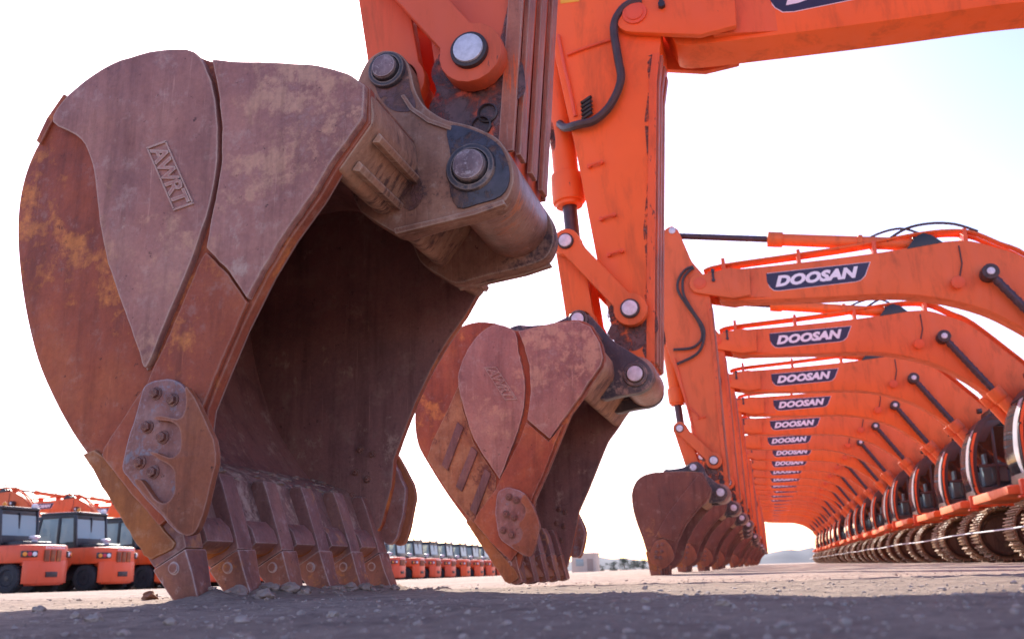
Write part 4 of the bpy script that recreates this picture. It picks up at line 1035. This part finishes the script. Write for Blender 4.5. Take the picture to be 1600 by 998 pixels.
# ------------------------------------------------------------------ rope along the tracks
rp = []
for k in range(90):
    y = 9 + k * 1.05; rp.append((3.70, y, .56 + .012 * math.sin(k * .7) - .0009 * k))
tag(MB().tube(rp, .011, 6).build('rope', M['rope'], org=(3.7, 9, 0)), 'thin white rope strung along the fronts of the tracks', 'rope')

# ------------------------------------------------------------------ forklifts
def make_forklift():
    root = empty('forklift', (0, 0, 0)); og = (0, 0, 0)
    c = MB()
    plan = rounded([(-.35, -.98), (1.30, -.98), (1.78, -.70), (1.86, 0), (1.78, .70), (1.30, .98), (-.35, .98)], .28, 5)
    c.plan(plan, .86, 1.40, .09)
    c.plan(rounded([(.9, -.62), (1.62, -.66), (1.80, -.45), (1.84, 0), (1.80, .45), (1.62, .66), (.9, .62)], .14, 4), .20, .92, .07)
    for s in (-1, 1):
        c.prism([(-.35, .55), (.35, .55), (.48, .80), (.62, .92), (-.35, .92)], s * .97 - .03, s * .97 + .03, .01)
        c.prism([(1.30, .92), (1.60, .92), (1.62, .22), (1.50, .30), (1.46, .70)], s * .66 - .10, s * .66 + .10, .02)
    c.plan(rounded([(1.50, -.90), (1.66, -.82), (1.83, -.50), (1.86, 0), (1.83, .50), (1.66, .82), (1.50, .90)], .12, 4), .26, .93, .06)
    cw = c.build('counterweight', M['orange_red'], root, og)
    g = MB()
    for k in range(3):
        y = -.30 + .24 * k
        g.prism([(0, 0)] * 0 or [(1.78, .90), (1.885, .90), (1.885, 1.24), (1.78, 1.24)], y - .085, y + .085, .015)
    g.build('grille_slot', M['cutter'], cw, og)
    MB().box((1.85, -.05, .52), (.06, .46, .16), .015).build('tow_slot', M['grease'], cw, og)
    bm = text_bm('DOOSAN', .2, .02, 0, 1); place_text(bm, (1.874, -.40, 1.275), (0, .80, 0), (0, 0, .07), (1, 0, 0)); t = MB(); t.raw(bm); t.build('name_lettering', M['letters'], cw, og)
    for s in (-1, 1):
        hs = MB(); hs.box((1.66, s * .80, 1.12), (.10, .46, .19), .02, 0, Matrix.Rotation(s * R_(28), 3, 'Z')); tl = hs.build('taillight', M['black'], root, og)
        for k, mt in enumerate(('amber', 'redlens', 'white')):
            q = Vector((1.66, s * .80, 1.12)) + Matrix.Rotation(s * R_(28), 3, 'Z') @ Vector((.052, s * (.14 - .14 * k), 0))
            MB().lathe(q, Matrix.Rotation(s * R_(28), 3, 'Z') @ Vector((1, 0, 0)), [(.065, -.01), (.065, .008), (.045, .018), (.002, .02)], 14).build('lamp_lens', M[mt], tl, og)
    for X, Rw, Wd, yy in ((1.02, .43, .36, .74), (-1.15, .50, .42, .80)):
        for s in (-1, 1):
            w = MB(); w.lathe((X, s * yy - Wd / 2, Rw), (0, 1, 0), [(Rw * .55, .03), (Rw * .62, 0), (Rw * .92, .02), (Rw, .07), (Rw, Wd - .07), (Rw * .92, Wd - .02), (Rw * .62, Wd), (Rw * .55, Wd - .03)], 32)
            for k in range(22):
                a = 2 * math.pi * k / 22
                w.box((X + Rw * math.cos(a), s * yy, Rw + Rw * math.sin(a)), (.035, Wd - .08, .05), .004, 0, Matrix.Rotation(-a, 3, 'Y') @ Matrix.Rotation(.25, 3, 'X'))
            wh = w.build('wheel', M['tyre'], root, og)
            MB().lathe((X, s * yy + s * (Wd / 2 - .05), Rw), (0, s, 0), [(Rw * .56, 0), (Rw * .56, .02), (Rw * .5, .03), (Rw * .42, -.03), (Rw * .2, -.03), (Rw * .18, .03), (.01, .035)]).build('rim', M['black'], wh, og)
    ch = MB(); ch.box((-.5, 0, .62), (2.2, 1.3, .5), .04); ch.box((-1.0, 0, 1.0), (1.0, 1.7, .5), .05)
    ch.build('chassis', M['black'], root, og)
    hd = MB(); hd.box((.62, 0, 1.44), (1.2, 1.2, .16), .05); hd.build('engine_hood', M['black'], root, og)
    ex = MB(); ex.cyl((.95, .1, 1.46), (.95, .1, 1.60), .10, seg=18, bev=.01); ex.lathe((.95, .1, 1.60), (0, 0, 1), [(.15, 0), (.16, .02), (.16, .07), (.12, .10), (.02, .11)]); ex.build('air_intake', M['pin'], root, og)
    cab = MB()
    for s in (-1, 1):
        y0, y1 = (s * .74 - .035, s * .74 + .035)
        cab.prism([(-1.30, 1.25), (-1.20, 1.25), (-.92, 2.50), (-1.02, 2.50)], y0, y1, .012)
        cab.prism([(-.30, 1.25), (-.20, 1.25), (-.20, 2.50), (-.30, 2.50)], y0, y1, .012)
        cab.prism([(.40, 1.40), (.52, 1.40), (.40, 2.52), (.28, 2.52)], y0, y1, .012)
        cab.prism([(-1.25, 1.25), (.50, 1.25), (.50, 1.62), (-1.2, 1.45)], y0 + .004, y1 - .004, .01)
        cab.prism([(-1.04, 2.40), (.40, 2.40), (.40, 2.52), (-1.0, 2.52)], y0 + .003, y1 - .003, .01)
    cab.box((.46, 0, 1.55), (.06, 1.42, .34), .01); cab.box((.34, 0, 2.42), (.07, 1.42, .16), .01); cab.box((.40, 0, 2.0), (.05, .06, .85), .01)
    cab.box((-.97, 0, 2.43), (.07, 1.42, .12), .01); cab.box((-1.22, 0, 1.4), (.07, 1.42, .3), .01); cab.box((-.4, 0, 1.27), (1.7, 1.4, .08))
    ca = cab.build('cab', M['black'], root, og)
    MB().plan(rounded([(-1.06, -.80), (.46, -.80), (.46, .80), (-1.06, .80)], .12), 2.51, 2.60, .03).build('roof', M['black'], ca, og)
    MB().box((.41, 0, 2.02), (.012, 1.38, .68), 0, 0, Matrix.Rotation(-R_(6), 3, 'Y')).build('rear_window', M['paleglass'], ca, og)
    MB().box((-1.07, 0, 1.95), (.012, 1.38, .95), 0, 0, Matrix.Rotation(R_(13), 3, 'Y')).build('windshield', M['paleglass'], ca, og)
    for s in (-1, 1):
        MB().prism([(-1.14, 1.5), (-.31, 1.55), (-.31, 2.4), (-.96, 2.4)], s * .74 - .006, s * .74 + .006).build('side_window', M['paleglass'], ca, og)
        MB().prism([(-.19, 1.58), (.40, 1.63), (.31, 2.4), (-.19, 2.4)], s * .74 - .006, s * .74 + .006).build('side_window', M['paleglass'], ca, og)
    st = MB(); st.box((-.25, 0, 1.50), (.5, .5, .14), .05); st.box((.02, 0, 1.82), (.14, .48, .6), .05); st.build('seat', M['seat'], ca, og)
    MB().lathe((.30, -.55, 2.60), (0, 0, 1), [(.05, 0), (.06, .02), (.055, .10), (.03, .13), (.005, .135)], 14).build('beacon', M['amber'], ca, og)
    wl = MB(); wl.cyl((.30, .62, 2.66), (.40, .62, 2.64), .09, .11, seg=16, bev=.01); wl.box((.32, .62, 2.62), (.05, .05, .08)); wl.build('work_lamp', M['white'], ca, og)
    for s in (-1, 1):
        mr = MB(); mr.tube([(-1.0, s * .8, 2.3), (-1.1, s * 1.02, 2.28), (-1.1, s * 1.02, 2.1)], .015, 6); mr.box((-1.1, s * 1.04, 1.98), (.05, .16, .26), .02); mr.build('mirror', M['black'], ca, og)
    ms = MB()
    for s in (-1, 1): ms.box((-1.95, s * .48, 1.32), (.16, .13, 2.5), .01)
    for z in (.5, 1.4, 2.5): ms.box((-1.97, 0, z), (.09, 1.0, .14), .01)
    ms.build('mast', M['black'], root, og)
    for s in (-1, 1):
        fk = MB(); fk.box((-2.7, s * .35, .10), (1.3, .14, .05), .01); fk.box((-2.08, s * .35, .45), (.06, .14, .75), .01); fk.build('fork', M['black'], root, og)
    return root

fk0 = make_forklift()
NF = 17
kk = 0
for k in range(NF):
    f = fk0 if k == 0 else copy_tree(fk0)
    x, y = -23.0 + jr.uniform(-.06, .06), 23.55 + 3.07 * k + jr.uniform(-.08, .08)
    f.location = (x, y, base_h(x, y)); f.rotation_euler = (0, 0, jr.uniform(-.02, .02))
    nm = ORD[k + 1]
    tag(f, ('%s orange forklift with black cab counting from the left end of the parked line' % nm) if k < NF - 1 else 'last orange forklift with black cab at the far right end of the parked line', 'forklift', 'forklifts parked in a line')

# excavators of another row, behind the forklifts
for k, lab in enumerate(('orange excavator behind the forklifts, its boom rising highest at the left edge', 'orange excavator behind the forklifts, its boom next right of the leftmost one', 'orange excavator behind the forklifts, boom half hidden by the big bucket')):
    c = copy_tree(proto); x, y = 6.3 - 38.6, 36.2 + 4.3 * k
    c.location = (x, y, base_h(x, y)); tag(c, lab, 'excavator', 'excavators parked behind the forklifts')

# ------------------------------------------------------------------ far background
def hill(name, pts, Y, depth, seed):
    bm = bmesh.new(); prev = None
    n = 60
    for i in range(n + 1):
        x = pts[0] + (pts[1] - pts[0]) * i / n
        h = pts[2] * (math.sin(math.pi * i / n) ** .6) * (.75 + .5 * noise.noise(Vector((i * .13, seed, 0))) + .25 * noise.noise(Vector((i * .5, seed, 3))))
        ring = [bm.verts.new((x, Y + depth * (j / 6 - .5), max(-.6, h * math.sin(math.pi * j / 6) * (1 + .2 * noise.noise(Vector((i * .3, j * .8, seed)))) - .6))) for j in range(7)]
        if prev:
            for j in range(6): bm.faces.new((prev[j], prev[j + 1], ring[j + 1], ring[j]))
        prev = ring
    mb = MB(); mb.raw(bm); tag(mb.build(name, M['hill'], sharp=180), kind='structure')
hill('hills', (-60, 110, 9.0), 420, 90, 2)
hill('hills', (-330, -20, 9.5), 640, 120, 9)

def tree(px, Y, h, seed, lab):
    x = at(px, 880, Y).x; z = base_h(x, Y); org = (x, Y, z)
    r = random.Random(seed); root = empty('tree', org)
    tag(root, lab, 'tree', 'trees on the far horizon')
    mb = MB(); mb.tube([(x, Y, z - .1), (x + .1, Y, z + h * .3), (x, Y, z + h * .62)], lambda t: .16 * h / 4 * (1 - .6 * t), 8)
    for k in range(4):
        a = r.uniform(0, 6.28); mb.tube([(x, Y, z + h * (.28 + .06 * k)), (x + .3 * h * .6 * math.cos(a), Y + .3 * h * .6 * math.sin(a), z + h * (.5 + .07 * k))], .05 * h / 4, 6)
    mb.build('trunk', M['bark'], root, org)
    bm = bmesh.new()
    cl = [(Vector((x + r.gauss(0, .22) * h, Y + r.gauss(0, .22) * h, z + h * r.uniform(.16, .86))), h * r.uniform(.14, .26)) for _ in range(16)]
    for c, rr in cl:
        for _ in range(90):
            d = Vector((r.gauss(0, 1), r.gauss(0, 1), r.gauss(0, .8))).normalized() * rr * r.random() ** .4
            p = c + d; q = Vector((r.gauss(0, 1), r.gauss(0, 1), r.gauss(0, 1))).normalized(); u = q.orthogonal().normalized(); w = q.cross(u); s = h * r.uniform(.018, .04)
            bm.faces.new([bm.verts.new(p + u * s), bm.verts.new(p + w * s * .6), bm.verts.new(p - u * s), bm.verts.new(p - w * s * .6)])
    mb = MB(); mb.bm.free(); mb.bm = bm; mb.build('crown', M['leaf'], root, org)
for i, (px, Y, h, lab) in enumerate([(958, 190, 2.3, 'small round tree on the horizon left of the third bucket'), (975, 200, 3.0, 'bushy tree on the horizon, middle of the clump left of the third bucket'), (990, 185, 2.4, 'low tree on the horizon close to the third bucket'), (1004, 210, 3.2, 'tree on the horizon half hidden behind the third bucket'), (940, 230, 1.9, 'lowest shrubby tree on the horizon right of the second bucket')]):
    tree(px, Y, h, 20 + i, lab)

def cabin():
    x0 = at(893, 880, 120).x; org = (x0 + 1.6, 121.5, base_h(x0, 121)); x, y, z = org
    root = empty('site_cabin', org); tag(root, 'pale tan site cabin on the horizon just right of the second bucket', 'cabin')
    MB().box((x, y, z + 1.45), (3.2, 3.0, 2.7), .03).build('wall', M['tan_wall'], root, org)
    MB().box((x, y, z + 2.86), (3.5, 3.3, .14), .02).build('roof', M['white'], root, org)
    w = MB().box((x - .5, y - 1.51, z + 1.7), (1.0, .06, .9), .01).build('window', M['paleglass'], root, org)
    MB().box((x + .9, y - 1.51, z + 1.15), (.8, .06, 1.95), .01).build('door', M['stone'], root, org)
cabin()

# ------------------------------------------------------------------ light, sky, camera
SUN_EL, SUN_AZ = 30.5, -30.0        # azimuth from the row direction (+Y), negative to the left
w = bpy.data.worlds.new('World'); SC.world = w; w.use_nodes = True
nt = w.node_tree; bg = nt.nodes['Background']
sky = nt.nodes.new('ShaderNodeTexSky'); sky.sky_type = 'NISHITA'; sky.sun_disc = False
sky.sun_elevation = R_(SUN_EL); sky.sun_rotation = R_(SUN_AZ); sky.altitude = 10; sky.air_density = 1.0; sky.dust_density = 1.0; sky.ozone_density = 1.0
hs = nt.nodes.new('ShaderNodeHueSaturation'); hs.inputs['Saturation'].default_value = 1.18; nt.links.new(sky.outputs[0], hs.inputs['Color'])
tint = nt.nodes.new('ShaderNodeMix'); tint.data_type = 'RGBA'; tint.blend_type = 'MULTIPLY'; tint.inputs[0].default_value = 1; tint.inputs[7].default_value = (1.13, .91, 1.04, 1)
nt.links.new(hs.outputs[0], tint.inputs[6]); nt.links.new(tint.outputs[2], bg.inputs[0]); bg.inputs[1].default_value = .135
sun = bpy.data.lights.new('sun', 'SUN'); sun.energy = 4.3; sun.angle = R_(.5); sun.color = (1, .93, .82)
so = bpy.data.objects.new('sun', sun); COL.objects.link(so)
sd = Vector((math.sin(R_(SUN_AZ)) * math.cos(R_(SUN_EL)), math.cos(R_(SUN_AZ)) * math.cos(R_(SUN_EL)), math.sin(R_(SUN_EL))))
so.rotation_euler = sd.to_track_quat('Z', 'Y').to_euler(); so.location = (0, 0, 30)

cam = bpy.data.cameras.new('camera'); co = bpy.data.objects.new('camera', cam); COL.objects.link(co)
right = Vector((_X.x, _Y.x, _U.x)); down = Vector((_X.y, _Y.y, _U.y)); fwd = Vector((_X.z, _Y.z, _U.z))
Mx = Matrix((right, -down, -fwd)).transposed().to_4x4(); Mx.translation = CAM
co.matrix_world = Mx
cam.sensor_width = 36; cam.lens = F_PX / 1600 * 36; cam.clip_start = .02; cam.clip_end = 4000
cam.dof.use_dof = True; cam.dof.focus_distance = 3.0; cam.dof.aperture_fstop = 5.6
SC.camera = co
SC.view_settings.view_transform = 'Standard'; SC.view_settings.look = 'None'; SC.view_settings.gamma = 1
SC.view_settings.exposure = 1.4
SC.cycles.max_bounces = 8; SC.cycles.diffuse_bounces = 5; SC.cycles.glossy_bounces = 3; SC.cycles.transparent_max_bounces = 16
SC.cycles.use_denoising = True
